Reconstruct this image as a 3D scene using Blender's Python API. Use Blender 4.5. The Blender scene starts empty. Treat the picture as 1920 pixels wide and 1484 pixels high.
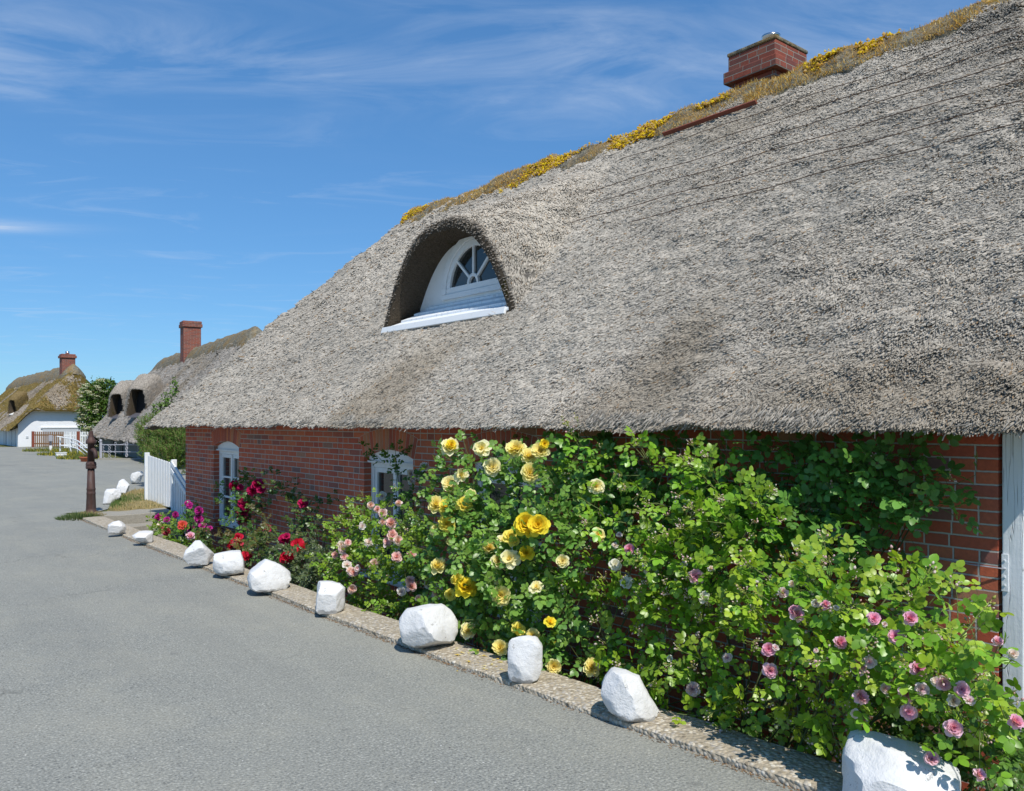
import bpy, math, random
import numpy as np
from mathutils import Vector, Matrix
R = math.radians
rnd = random.Random(7)
rng = np.random.default_rng(11)
SC = bpy.context.scene
COL = SC.collection

# ------------------------------------------------------------------ camera
EYE = 1.65
YAW = R(39.0)
FL = 1543.0                      # focal length in reference pixels
HZ = 790.0                       # horizon row
cam_d = bpy.data.cameras.new("camera")
cam = bpy.data.objects.new("camera", cam_d); COL.objects.link(cam)
cam.location = (0, 0, EYE)
cam.rotation_euler = (R(90), 0, -YAW)
cam_d.sensor_width = 36.0
cam_d.lens = FL / 1920 * 36
cam_d.shift_y = (HZ - 742) / 1920
cam_d.clip_end = 3000
cam_d.clip_start = 0.05
SC.camera = cam
SC.view_settings.view_transform = 'Standard'
SC.view_settings.look = 'None'
SC.view_settings.gamma = 1.0
SC.view_settings.exposure = 0.30

# ------------------------------------------------------------------ node helpers
class NT:
    def __init__(s, nt): s.nt = nt
    def n(s, typ, **kw):
        nd = s.nt.nodes.new(typ)
        ins = kw.pop('ins', {})
        for k, v in kw.items(): setattr(nd, k, v)
        for k, v in ins.items():
            sock = nd.inputs[k]
            if isinstance(v, bpy.types.NodeSocket): s.nt.links.new(v, sock)
            elif v is not None: sock.default_value = v
        return nd
    def m(s, op, a, b=None, c=None, clamp=False):
        nd = s.nt.nodes.new('ShaderNodeMath'); nd.operation = op; nd.use_clamp = clamp
        for i, v in enumerate((a, b, c)):
            if v is None: continue
            if isinstance(v, bpy.types.NodeSocket): s.nt.links.new(v, nd.inputs[i])
            else: nd.inputs[i].default_value = v
        return nd.outputs[0]
    def mix(s, f, a, b, mode='MIX'):
        nd = s.nt.nodes.new('ShaderNodeMix'); nd.data_type = 'RGBA'; nd.blend_type = mode
        for i, v in ((0, f), (6, a), (7, b)):
            if isinstance(v, bpy.types.NodeSocket): s.nt.links.new(v, nd.inputs[i])
            else: nd.inputs[i].default_value = v if i == 0 else (*v, 1)[:4]
        return nd.outputs[2]
    def ramp(s, f, stops):
        nd = s.nt.nodes.new('ShaderNodeValToRGB'); e = nd.color_ramp.elements
        while len(e) < len(stops): e.new(0.5)
        for i, (p, c) in enumerate(stops):
            e[i].position = p
            e[i].color = (c, c, c, 1) if isinstance(c, (int, float)) else (*c, 1)
        s.nt.links.new(f, nd.inputs[0])
        return nd.outputs[0]
    def noise(s, vec, scale, detail=4, rough=.55, dist=0.0):
        return s.n('ShaderNodeTexNoise', ins={'Vector': vec, 'Scale': scale, 'Detail': detail, 'Roughness': rough, 'Distortion': dist}).outputs[0]
    def vor(s, vec, scale, feature='F1', out=0, rand=1.0):
        return s.n('ShaderNodeTexVoronoi', feature=feature, ins={'Vector': vec, 'Scale': scale, 'Randomness': rand}).outputs[out]
    def mapping(s, vec, scale=(1, 1, 1), rot=(0, 0, 0), loc=(0, 0, 0)):
        return s.n('ShaderNodeMapping', ins={'Vector': vec, 'Scale': scale, 'Rotation': rot, 'Location': loc}).outputs[0]

def material(name):
    mt = bpy.data.materials.new(name); mt.use_nodes = True
    t = NT(mt.node_tree); t.nt.nodes.clear()
    t.out = t.n('ShaderNodeOutputMaterial')
    t.bs = t.n('ShaderNodeBsdfPrincipled')
    t.nt.links.new(t.bs.outputs[0], t.out.inputs[0])
    t.co = t.n('ShaderNodeTexCoord').outputs['Object']
    def setc(c, rough=.7, spec=.3, metal=0.0):
        for k, v in (('Base Color', c), ('Roughness', rough), ('Specular IOR Level', spec), ('Metallic', metal)):
            if isinstance(v, bpy.types.NodeSocket): t.nt.links.new(v, t.bs.inputs[k])
            else: t.bs.inputs[k].default_value = (*v, 1) if k == 'Base Color' else v
    def bump(h, strength=.5, dist=.01):
        b = t.n('ShaderNodeBump', ins={'Height': h, 'Strength': strength, 'Distance': dist})
        t.nt.links.new(b.outputs[0], t.bs.inputs['Normal'])
    t.setc, t.bump, t.mat = setc, bump, mt
    return t

# ------------------------------------------------------------------ sky and sun
SUN = Vector((-0.19, -0.56, 0.81)).normalized()
elev = math.asin(SUN.z); azim = math.atan2(SUN.x, SUN.y)
w = bpy.data.worlds.new("World"); SC.world = w; w.use_nodes = True
t = NT(w.node_tree); t.nt.nodes.clear()
sky = t.n('ShaderNodeTexSky', sky_type='NISHITA', sun_disc=False)
sky.sun_elevation = elev; sky.sun_rotation = azim
sky.altitude = 0; sky.air_density = 1.0; sky.dust_density = 0.0; sky.ozone_density = 4.0
gen = t.n('ShaderNodeTexCoord').outputs['Generated']
sep = t.n('ShaderNodeSeparateXYZ', ins={'Vector': gen})
dz = t.m('MAXIMUM', sep.outputs[2], 0.02)
px_, py_ = t.m('DIVIDE', sep.outputs[0], dz), t.m('DIVIDE', sep.outputs[1], dz)
along = t.m('SUBTRACT', t.m('MULTIPLY', px_, .82), t.m('MULTIPLY', py_, .57))
across = t.m('ADD', t.m('MULTIPLY', px_, .57), t.m('MULTIPLY', py_, .82))
cv = t.n('ShaderNodeCombineXYZ', ins={0: t.m('MULTIPLY', along, .55), 1: across, 2: 12.4}).outputs[0]
n1 = t.noise(cv, 2.2, 6, .62, 1.2)
n2 = t.noise(cv, 1.1, 2, .5, .4)
band = t.ramp(t.m('MULTIPLY', across, .25), [(.42, 0.0), (.50, 1.0), (.58, .85), (.70, .12), (1.0, .05)])
wisp = t.ramp(n1, [(.40, 0.0), (.72, 1.0)])
cl = t.m('MULTIPLY', t.m('MULTIPLY', wisp, band), t.ramp(n2, [(.38, .15), (.58, 1.0)]))
far = t.m('MULTIPLY', t.ramp(n1, [(.56, 0.0), (.8, .5)]), t.ramp(t.m('MULTIPLY', across, .1), [(.2, 0.0), (.35, 1.0)]))
ex = t.m('POWER', t.m('DIVIDE', t.m('SUBTRACT', along, -2.47), .42), 2.0)
ey = t.m('POWER', t.m('DIVIDE', t.m('SUBTRACT', across, 4.40), .13), 2.0)
puff = t.m('MULTIPLY', t.m('EXPONENT', t.m('MULTIPLY', t.m('ADD', ex, ey), -1.0)), t.ramp(n1, [(.3, .25), (.6, .9)]))
cl = t.m('ADD', t.m('MULTIPLY', cl, .62), t.m('ADD', t.m('MULTIPLY', far, .45), t.m('MULTIPLY', puff, .8)), clamp=True)
skyg = t.n('ShaderNodeGamma', ins={0: t.mix(1.0, t.n('ShaderNodeHueSaturation', ins={'Saturation': 1.12, 'Value': 1.0, 'Color': sky.outputs[0]}).outputs[0], (.80, .98, 1.12), 'MULTIPLY'), 1: .63}).outputs[0]
skyc = t.mix(1.0, skyg, (.80, 1.20, 1.56), 'MULTIPLY')
skc = t.mix(cl, skyc, (4.2, 4.9, 6.0))
bg = t.n('ShaderNodeBackground', ins={'Color': skc, 'Strength': .12})
wo = t.n('ShaderNodeOutputWorld', ins={'Surface': bg.outputs[0]})

sd = bpy.data.lights.new("sun", 'SUN'); sd.energy = 3.8; sd.angle = R(.53); sd.color = (1.0, .955, .88)
so = bpy.data.objects.new("sun", sd); COL.objects.link(so)
so.rotation_euler = SUN.to_track_quat('Z', 'Y').to_euler(); so.location = (-5, -20, 30)

# ------------------------------------------------------------------ placing helpers (real positions)
SY, CY = math.sin(YAW), math.cos(YAW)
def ray(px, py):
    u = (px - 960) / FL; v = (HZ - py) / FL
    return Vector((SY + u * CY, CY - u * SY, v))
def G(px, py, z=0.0):            # the point of a level surface at height z
    r = ray(px, py); k = (z - EYE) / r.z
    return Vector((r.x * k, r.y * k, z))
def PX(px, py, x):               # the point of the vertical plane x
    r = ray(px, py); k = x / r.x
    return Vector((x, r.y * k, EYE + r.z * k))
def PD(px, py, d):               # the point at depth d
    r = ray(px, py)
    return Vector((r.x * d, r.y * d, EYE + r.z * d))

# ------------------------------------------------------------------ mesh helpers
WL = {}
def wloc(o): return WL.get(o.name, Vector((0, 0, 0))) if o is not None else Vector((0, 0, 0))
def tag(o, label=None, cat=None, group=None, kind=None):
    if label: o['label'] = label
    if cat: o['category'] = cat
    if group: o['group'] = group
    if kind: o['kind'] = kind
    return o
def thing(name, label, cat, loc=(0, 0, 0), group=None):
    o = bpy.data.objects.new(name, None); COL.objects.link(o); o.location = loc
    o.empty_display_size = .2
    WL[o.name] = Vector(loc)
    return tag(o, label, cat, group)
def mk(name, V, F, mat, parent=None, col=None, smooth=False, origin=None):
    V = np.asarray(V, dtype=np.float64).reshape(-1, 3)
    base = wloc(parent) if parent is not None else (Vector(origin) if origin is not None else Vector((0, 0, 0)))
    V = V - np.array(base)
    me = bpy.data.meshes.new(name)
    if isinstance(F, np.ndarray):
        k = F.shape[1]; n = len(F)
        me.vertices.add(len(V)); me.vertices.foreach_set('co', V.astype(np.float32).ravel())
        me.loops.add(n * k); me.loops.foreach_set('vertex_index', F.astype(np.int32).ravel())
        me.polygons.add(n); me.polygons.foreach_set('loop_start', np.arange(0, n * k, k, dtype=np.int32))
        me.polygons.foreach_set('loop_total', np.full(n, k, dtype=np.int32))
        me.update(calc_edges=True)
    else:
        me.from_pydata([tuple(v) for v in V], [], [tuple(f) for f in F])
    me.validate()
    if col is not None:
        a = me.color_attributes.new('col', 'FLOAT_COLOR', 'POINT')
        c = np.ones((len(V), 4), dtype=np.float32); c[:, :3] = col
        a.data.foreach_set('color', c.ravel())
    if smooth: me.polygons.foreach_set('use_smooth', np.ones(len(me.polygons), dtype=bool))
    if mat is not None: me.materials.append(mat)
    o = bpy.data.objects.new(name, me); COL.objects.link(o)
    if parent is not None:
        o.parent = parent; WL[o.name] = Vector(base)
    else:
        o.location = base; WL[o.name] = Vector(base)
    return o
def bevel(o, width=.006, seg=2):
    m = o.modifiers.new('bevel', 'BEVEL'); m.width = width; m.segments = seg; m.limit_method = 'ANGLE'; m.angle_limit = R(40)
    return o
class MB:
    def __init__(s): s.V = []; s.F = []; s.C = []
    def add(s, V, F, c=None):
        b = len(s.V); s.V += [tuple(v) for v in V]; s.F += [tuple(i + b for i in f) for f in F]
        s.C += [c or (1, 1, 1)] * len(V); return s
    def box(s, a, b, c=None):
        (x0, y0, z0), (x1, y1, z1) = a, b
        V = [(x0, y0, z0), (x1, y0, z0), (x1, y1, z0), (x0, y1, z0), (x0, y0, z1), (x1, y0, z1), (x1, y1, z1), (x0, y1, z1)]
        return s.add(V, BOXF, c)
    def beam(s, p, q, wd, ht, up=(0, 0, 1), c=None):
        p, q = Vector(p), Vector(q); d = (q - p).normalized(); u = Vector(up)
        sd_ = d.cross(u).normalized(); u = sd_.cross(d).normalized()
        V = []
        for e in (p, q):
            for a, b in ((-1, -1), (1, -1), (1, 1), (-1, 1)): V.append(e + sd_ * a * wd / 2 + u * b * ht / 2)
        return s.add(V, [(3, 2, 1, 0), (4, 5, 6, 7), (0, 1, 5, 4), (1, 2, 6, 5), (2, 3, 7, 6), (3, 0, 4, 7)], c)
    def tube(s, pts, r, n=8, cap=True, c=None):
        pts = [Vector(p) for p in pts]; rr = r if isinstance(r, (list, tuple)) else [r] * len(pts)
        V = []; F = []; ref = Vector((.31, .17, .93))
        for i, p in enumerate(pts):
            d = (pts[min(i + 1, len(pts) - 1)] - pts[max(i - 1, 0)]).normalized()
            a = d.cross(ref)
            if a.length < .05: a = d.cross(Vector((1, 0, 0)))
            a.normalize(); b = d.cross(a)
            for k in range(n):
                t_ = 2 * math.pi * k / n
                V.append(p + (a * math.cos(t_) + b * math.sin(t_)) * rr[i])
        for i in range(len(pts) - 1):
            for k in range(n):
                F.append((i * n + k, i * n + (k + 1) % n, (i + 1) * n + (k + 1) % n, (i + 1) * n + k))
        if cap: F += [tuple(range(n - 1, -1, -1)), tuple((len(pts) - 1) * n + k for k in range(n))]
        return s.add(V, F, c)
    def lathe(s, prof, cx, cy, n=24, c=None):
        V = []; F = []
        for r_, z in prof:
            for k in range(n):
                a = 2 * math.pi * k / n; V.append((cx + r_ * math.cos(a), cy + r_ * math.sin(a), z))
        for i in range(len(prof) - 1):
            for k in range(n): F.append((i * n + k, i * n + (k + 1) % n, (i + 1) * n + (k + 1) % n, (i + 1) * n + k))
        F += [tuple(range(n - 1, -1, -1)), tuple((len(prof) - 1) * n + k for k in range(n))]
        return s.add(V, F, c)
    def build(s, name, mat, parent=None, **kw): return mk(name, s.V, s.F, mat, parent, **kw)
BOXF = [(0, 3, 2, 1), (4, 5, 6, 7), (0, 1, 5, 4), (1, 2, 6, 5), (2, 3, 7, 6), (3, 0, 4, 7)]

def vnoise(P, scale, seed=0):
    """smooth value noise, numpy, 0..1"""
    P = np.asarray(P) * scale; I = np.floor(P).astype(np.int64); f = P - I; f = f * f * (3 - 2 * f)
    def h(ix, iy, iz):
        n = (ix * 374761393 + iy * 668265263 + iz * 2147483647 + seed * 1274126177) & 0xffffffff
        n = ((n ^ (n >> 13)) * 1274126177) & 0xffffffff
        return ((n ^ (n >> 16)) & 0xffff) / 65535.0
    x, y, z = I[..., 0], I[..., 1], I[..., 2]; r = 0
    for a in (0, 1):
        for b in (0, 1):
            for c in (0, 1):
                wgt = (f[..., 0] if a else 1 - f[..., 0]) * (f[..., 1] if b else 1 - f[..., 1]) * (f[..., 2] if c else 1 - f[..., 2])
                r = r + wgt * h(x + a, y + b, z + c)
    return r
def fbm(P, scale, seed=0, o=3):
    return sum(vnoise(P, scale * 2 ** k, seed + k) * .5 ** k for k in range(o)) / sum(.5 ** k for k in range(o))
def nrm(A): return A / np.maximum(np.linalg.norm(A, axis=-1, keepdims=True), 1e-9)

# ------------------------------------------------------------------ materials
M = {}
def attr_col(t): return t.n('ShaderNodeAttribute', attribute_name='col').outputs['Color']

t = material('asphalt')
v1 = t.vor(t.co, 62); v2 = t.noise(t.co, 75, 3, .75); v3 = t.noise(t.co, .55, 5, .6); v4 = t.noise(t.mapping(t.co, (1.6, .22, 1)), 1.0, 4, .6)
vr = t.n('ShaderNodeSeparateColor', ins={0: t.vor(t.co, 62, out=1)}).outputs[0]
c = t.ramp(v2, [(.30, (.13, .137, .138)), (.5, (.255, .262, .258)), (.68, (.42, .425, .41))])
c = t.mix(t.m('MULTIPLY', t.ramp(vr, [(.55, 0.0), (.95, .85)]), t.ramp(v1, [(.25, 1.0), (.5, .0)])), c, (.47, .475, .46))
c = t.mix(t.m('MULTIPLY', t.ramp(vr, [(.05, .8), (.3, 0.0)]), t.ramp(v1, [(.25, 1.0), (.5, .0)])), c, (.09, .095, .10))
c = t.mix(t.m('MULTIPLY', t.ramp(v3, [(.35, 0.0), (.7, 1.0)]), .38), c, (.36, .355, .325))
c = t.mix(t.m('MULTIPLY', t.ramp(v4, [(.45, 0.0), (.75, 1.0)]), .30), c, (.19, .197, .20))
dust = t.ramp(t.noise(t.mapping(t.co, (.9, .5, 1)), 1.3, 5, .7), [(.48, 0.0), (.72, .30)]); c = t.mix(dust, c, (.44, .42, .36))
ckv = t.n('ShaderNodeTexVoronoi', feature='DISTANCE_TO_EDGE', ins={'Vector': t.n('ShaderNodeVectorMath', operation='ADD', ins={0: t.co, 1: t.n('ShaderNodeTexNoise', ins={'Vector': t.co, 'Scale': 2.0, 'Detail': 4.0}).outputs[1]}).outputs[0], 'Scale': .45}).outputs[0]
ck = t.m('MULTIPLY', t.ramp(ckv, [(.0, 1.0), (.006, 0.0)]), t.ramp(t.noise(t.co, .5, 3), [(.52, 0.0), (.62, .6)])); c = t.mix(ck, c, (.07, .07, .07))
stn = t.noise(t.co, 3.1, 2, .5); c = t.mix(t.m('MULTIPLY', t.ramp(stn, [(.70, 0.0), (.76, 1.0)]), .35), c, (.10, .10, .105))
c = t.mix(1.0, c, (.96, .945, .855), 'MULTIPLY')
t.setc(c, .85, .25); t.bump(t.m('ADD', v2, v1), .7, .006); M['asphalt'] = t.mat

t = material('aggregate_concrete')
v1 = t.vor(t.co, 46, out=0); vc = t.vor(t.co, 46, out=1); v3 = t.noise(t.co, 4, 4)
peb = t.n('ShaderNodeSeparateColor', ins={0: vc}).outputs[0]
c = t.ramp(peb, [(.0, (.16, .14, .11)), (.3, (.34, .30, .24)), (.6, (.46, .43, .37)), (.85, (.26, .25, .24)), (1.0, (.55, .53, .48))])
c = t.mix(t.ramp(v1, [(.42, 0.0), (.62, 1.0)]), c, (.28, .25, .20))
c = t.mix(t.m('MULTIPLY', t.ramp(v3, [(.5, 0.0), (.7, 1.0)]), .3), c, (.20, .18, .14)); c = t.mix(1.0, c, (1.32, 1.27, 1.18), 'MULTIPLY')
t.setc(c, .85, .2); t.bump(t.m('MULTIPLY', v1, -1.0), .8, .012); M['aggregate'] = t.mat

t = material('old_concrete')
v1 = t.noise(t.co, 70, 4, .7); v2 = t.noise(t.co, 3, 4)
c = t.mix(v2, (.30, .28, .23), (.42, .39, .33)); c = t.mix(t.ramp(v1, [(.3, 1.0), (.6, 0.0)]), c, (.22, .205, .17))
t.setc(c, .9, .2); t.bump(v1, .6, .008); M['concrete'] = t.mat

t = material('soil')
v1 = t.noise(t.co, 18, 5, .7)
t.setc(t.mix(v1, (.035, .025, .017), (.09, .065, .045)), .95, .1); t.bump(v1, 1, .04); M['soil'] = t.mat
t = material('meadow')
v1 = t.noise(t.co, .8, 5, .7); t.setc(t.mix(v1, (.07, .10, .03), (.16, .14, .06)), .95, .1); M['meadow'] = t.mat
t = material('dry_verge')
v1 = t.noise(t.co, 9, 5, .7); t.setc(t.mix(v1, (.14, .12, .05), (.38, .30, .15)), .95, .1); t.bump(v1, 1, .03); M['verge'] = t.mat

def brick_mat(name, ramp_cols, mortar, bw=.25, bh=.0655, noise_amt=1.0):
    t = material(name)
    s = t.n('ShaderNodeSeparateXYZ', ins={'Vector': t.co})
    wob = t.m('MULTIPLY', t.m('SUBTRACT', t.noise(t.co, 7, 2), .5), .004)
    U = t.m('ADD', t.m('ADD', s.outputs[0], s.outputs[1]), wob); Vv = t.m('ADD', s.outputs[2], t.m('ADD', wob, 10 * bh))
    vr = t.m('DIVIDE', Vv, bh); row = t.m('FLOOR', vr); fv = t.m('FRACT', vr)
    par = t.m('MODULO', row, 2.0)
    rj = t.n('ShaderNodeTexWhiteNoise', noise_dimensions='1D', ins={'W': row}).outputs[0]
    ur = t.m('ADD', t.m('ADD', t.m('DIVIDE', U, bw), 100.0), t.m('ADD', t.m('MULTIPLY', par, .5), t.m('MULTIPLY', rj, .16)))
    cl_ = t.m('FLOOR', ur); fu = t.m('FRACT', ur)
    wn = t.n('ShaderNodeTexWhiteNoise', noise_dimensions='2D', ins={'Vector': t.n('ShaderNodeCombineXYZ', ins={0: cl_, 1: row}).outputs[0]})
    split = t.m('LESS_THAN', t.n('ShaderNodeTexWhiteNoise', noise_dimensions='2D', ins={'Vector': t.n('ShaderNodeCombineXYZ', ins={0: cl_, 1: t.m('ADD', row, 57.0)}).outputs[0]}).outputs[0], .28)
    fu2 = t.m('FRACT', t.m('MULTIPLY', fu, 2.0))
    def edge(f, wdt): return t.m('MULTIPLY', t.m('MINIMUM', f, t.m('SUBTRACT', 1.0, f)), wdt)
    du = edge(fu, bw); du2 = edge(fu2, bw / 2)
    du = t.m('ADD', t.m('MULTIPLY', du, t.m('SUBTRACT', 1.0, split)), t.m('MULTIPLY', t.m('MINIMUM', du, du2), split))
    half = t.m('MULTIPLY', split, t.m('GREATER_THAN', fu, .5))
    d = t.m('MINIMUM', du, edge(fv, bh))
    d = t.m('ADD', d, t.m('MULTIPLY', t.m('SUBTRACT', t.noise(t.co, 60, 3), .5), .0035))
    face = t.ramp(t.m('MULTIPLY', d, 100.0), [(.36, 0.0), (.56, 1.0)])
    rv = t.m('FRACT', t.m('ADD', wn.outputs[0], t.m('MULTIPLY', half, .37)))
    bc = t.ramp(rv, ramp_cols)
    bc = t.mix(t.m('MULTIPLY', t.ramp(t.noise(t.co, 34, 4, .7), [(.35, 0.0), (.7, 1.0)]), .30 * noise_amt), bc, (.10, .04, .035))
    bc = t.mix(t.m('MULTIPLY', t.ramp(t.noise(t.co, 2.2, 3, .6), [(.45, 0.0), (.75, 1.0)]), .22), bc, (.42, .17, .10))
    mc = t.mix(t.noise(t.co, 25, 3), mortar, tuple(x * .72 for x in mortar))
    bc = t.mix(t.m('MULTIPLY', t.ramp(t.noise(t.co, 1.1, 4, .65), [(.52, 0.0), (.75, 1.0)]), .30), bc, (.22, .10, .08)); stain = t.ramp(t.noise(t.mapping(t.co, (2.6, 2.6, .5)), 1, 4, .7), [(.58, 0.0), (.75, .35)]); bc = t.mix(stain, bc, (.16, .085, .06))
    t.setc(t.mix(face, mc, bc), .82, .25)
    t.bump(t.m('ADD', face, t.m('MULTIPLY', t.noise(t.co, 110, 3), .25)), .9, .006)
    return t.mat
BR = [(.0, (.64, .155, .070)), (.25, (.55, .115, .058)), (.45, (.68, .20, .092)), (.62, (.46, .10, .060)), (.80, (.60, .16, .085)), (.90, (.35, .115, .085)), (.965, (.24, .14, .12)), (1.0, (.64, .29, .15))]
M['brick'] = brick_mat('red_brick', BR, (.60, .56, .50))
M['brick_chimney'] = brick_mat('chimney_brick', [(.0, (.26, .065, .04)), (.4, (.33, .085, .05)), (.7, (.17, .06, .05)), (1.0, (.30, .11, .07))], (.34, .31, .26), noise_amt=1.6)

t = material('voussoir_brick')
v1 = t.noise(t.co, 40, 4, .7); c = t.mix(t.m('MULTIPLY', v1, .3), attr_col(t), (.22, .08, .06)); t.setc(c, .85, .2); t.bump(v1, .5, .005); M['voussoir'] = t.mat
t = material('mortar'); v1 = t.noise(t.co, 60, 3); t.setc(t.mix(v1, (.50, .45, .39), (.60, .55, .48)), .9, .1); M['mortar'] = t.mat

def thatch_mat(name, lo, hi, moss=None, mossc=None):
    t = material(name)
    n1 = t.noise(t.mapping(t.co, (8, 40, 8)), 3, 4, .7); n2 = t.noise(t.co, 1.1, 5, .65); n3 = t.noise(t.co, 46, 4, .75)
    c = t.mix(t.ramp(t.m('ADD', t.m('MULTIPLY', n1, .5), t.m('MULTIPLY', n3, .5)), [(.36, 0.0), (.62, 1.0)]), lo, hi)
    c = t.mix(t.m('MULTIPLY', t.ramp(n2, [(.5, 0.0), (.7, 1.0)]), .45), c, tuple(.6 * x for x in lo))
    if moss:
        n4 = t.noise(t.co, 2.6, 6, .72)
        c = t.mix(t.ramp(n4, [(moss, 0.0), (moss + .07, 1.0)]), c, t.mix(t.noise(t.co, 9, 4), mossc, tuple(.55 * x for x in mossc)))
    t.setc(c, .95, .1); t.bump(t.m('ADD', n1, t.m('MULTIPLY', n3, 1.5)), .9, .05)
    return t.mat
M['thatch'] = thatch_mat('grey_thatch', (.12, .108, .092), (.30, .275, .24))  # coloured darker than the reeds, so bare spots read as shaded gaps
M['thatch_far'] = thatch_mat('grey_brown_thatch', (.25, .215, .175), (.43, .375, .305))
M['thatch_moss'] = thatch_mat('mossy_thatch', (.24, .21, .17), (.42, .37, .31), .40, (.17, .12, .03))
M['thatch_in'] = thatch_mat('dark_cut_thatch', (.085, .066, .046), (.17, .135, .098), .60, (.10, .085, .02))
t = material('reed_stems'); t.setc(attr_col(t), .75, .25); M['reed'] = t.mat
t = material('ridge_turf')
v1 = t.noise(t.co, 9, 5, .7); v2 = t.noise(t.co, 2.3, 4, .6)
c = t.mix(t.ramp(v1, [(.35, 0.0), (.65, 1.0)]), (.10, .088, .065), (.27, .25, .19)); c = t.mix(t.ramp(v2, [(.45, 0.0), (.62, .7)]), c, (.27, .17, .06))
t.setc(c, .95, .1); t.bump(v1, 1, .06); M['turf'] = t.mat

def paint(name, col, dirt=(.30, .28, .25), amt=.5, rough=.5, bumpd=.003):
    t = material(name)
    v1 = t.noise(t.co, 6, 5, .7); v2 = t.noise(t.co, 45, 3, .7)
    c = t.mix(t.m('MULTIPLY', t.ramp(v1, [(.52, 0.0), (.75, 1.0)]), amt), col, dirt)
    t.setc(c, rough, .35); t.bump(v2, .4, bumpd); return t.mat
M['white'] = paint('white_painted_wood', (.80, .81, .80), (.5, .49, .45), .35)
M['whitewall'] = paint('white_plaster', (.80, .81, .82), (.6, .59, .56), .3, .8, .006)
M['greydoor'] = paint('pale_grey_door', (.52, .55, .58), (.4, .4, .4), .3)
M['greywall'] = paint('dark_grey_render', (.24, .225, .20), (.12, .11, .10), .5, .9)
M['brownwood'] = paint('brown_wood', (.22, .115, .05), (.12, .07, .04), .5, .7)
M['redwood'] = paint('red_brown_wood', (.22, .06, .035), (.1, .05, .03), .5, .7)
M['darkwood'] = paint('dark_weathered_wood', (.09, .055, .035), (.16, .12, .1), .5, .85)
M['slate'] = paint('slate_boards', (.10, .10, .12), (.05, .05, .06), .5, .6)
M['dark'] = paint('dark_opening', (.02, .02, .022), (.03, .03, .03), .3, .6)
M['terracotta'] = paint('terracotta', (.38, .12, .06), (.3, .16, .1), .5, .8)
M['galv'] = paint('galvanised_bars', (.38, .38, .41), (.3, .28, .28), .4, .5)

t = material('white_post_paint')
v1 = t.noise(t.mapping(t.co, (30, 30, 2.2)), 1, 5, .7); v2 = t.noise(t.co, 14, 5, .75)
crack = t.ramp(t.m('ABSOLUTE', t.m('SUBTRACT', t.noise(t.mapping(t.co, (14, 14, .8)), 1, 3, .6), .5)), [(.0, 1.0), (.010, 0.0)])
c = t.mix(t.ramp(v2, [(.66, 0.0), (.72, .8)]), (.84, .86, .87), (.55, .55, .53)); c = t.mix(t.m('MULTIPLY', crack, .55), c, (.22, .21, .2))
t.setc(c, .5, .35); t.bump(t.m('SUBTRACT', t.m('ADD', v1, v2), crack), .6, .004); M['postpaint'] = t.mat

t = material('whitewashed_rock')
v1 = t.noise(t.co, 5.5, 6, .7); v2 = t.noise(t.co, 30, 4, .7)
s = t.n('ShaderNodeSeparateXYZ', ins={'Vector': t.co})
low = t.m('SUBTRACT', .035, t.m('ADD', s.outputs[2], t.m('MULTIPLY', t.m('SUBTRACT', t.noise(t.co, 11, 4, .6), .5), .10)))
lowm = t.ramp(t.m('ADD', t.m('MULTIPLY', low, 14.0), .5), [(.5, 0.0), (.62, 1.0)])
chip = t.ramp(t.noise(t.co, 9.5, 6, .78), [(.612, 0.0), (.635, 1.0)]); dirt = t.ramp(t.noise(t.co, 3.2, 5, .7), [(.48, 0.0), (.72, .55)])
g = t.mix(v2, (.20, .195, .18), (.36, .35, .33))
c = t.mix(t.m('MULTIPLY', v1, .35), (.70, .70, .69), (.60, .60, .60))
c = t.mix(dirt, c, (.46, .45, .41)); c = t.mix(t.m('MAXIMUM', t.m('MULTIPLY', chip, .75), t.m('MULTIPLY', lowm, .85)), c, g)
t.setc(c, .7, .25); t.bump(t.m('ADD', t.m('MULTIPLY', v2, .6), v1), .7, .018); M['rock'] = t.mat

t = material('rusty_iron')
v1 = t.noise(t.co, 14, 6, .7); v2 = t.noise(t.mapping(t.co, (18, 18, 3)), 1, 4, .6)
c = t.mix(v1, (.040, .026, .024), (.115, .055, .040)); c = t.mix(t.ramp(v2, [(.5, 0.0), (.7, .6)]), c, (.10, .09, .09))
t.setc(c, .65, .4, .25); t.bump(v1, .6, .005); M['rust'] = t.mat
t = material('stainless'); t.setc((.62, .63, .64), .22, .5, 1.0); M['steel'] = t.mat

def glass_mat(name, col, rough=.04):
    t = material(name); v = t.noise(t.co, 1.4, 2)
    t.setc(t.mix(v, col, tuple(.4 * x for x in col)), rough, .7); t.bump(t.noise(t.co, 2.2, 1), .06, .02); return t.mat
M['glass'] = glass_mat('window_glass', (.035, .04, .038))
t = material('curtain'); t.setc((.45, .43, .38), .9, .1); M['curtain'] = t.mat

def leaf_mat(name, trans=.35, rough=.36, spec=.5):
    t = material(name)
    c = attr_col(t); v = t.noise(t.co, 120, 2)
    c = t.mix(t.m('MULTIPLY', v, .25), c, t.mix(1.0, c, (.55, .6, .5), 'MULTIPLY'))
    t.setc(c, rough, spec)
    tr = t.n('ShaderNodeBsdfTranslucent', ins={'Color': t.mix(1.0, c, (1.25, 1.15, .45), 'MULTIPLY')})
    mx = t.n('ShaderNodeMixShader', ins={0: trans, 1: t.bs.outputs[0], 2: tr.outputs[0]})
    t.nt.links.new(mx.outputs[0], t.out.inputs[0]); return t.mat
M['leaf'] = leaf_mat('rose_leaf', .36, .36, .5)
M['leaf_far'] = leaf_mat('tree_leaf', .3, .5, .3)
M['grass'] = leaf_mat('grass_blade', .3, .6, .2)
M['petal'] = leaf_mat('rose_petal', .35, .6, .15)
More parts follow.
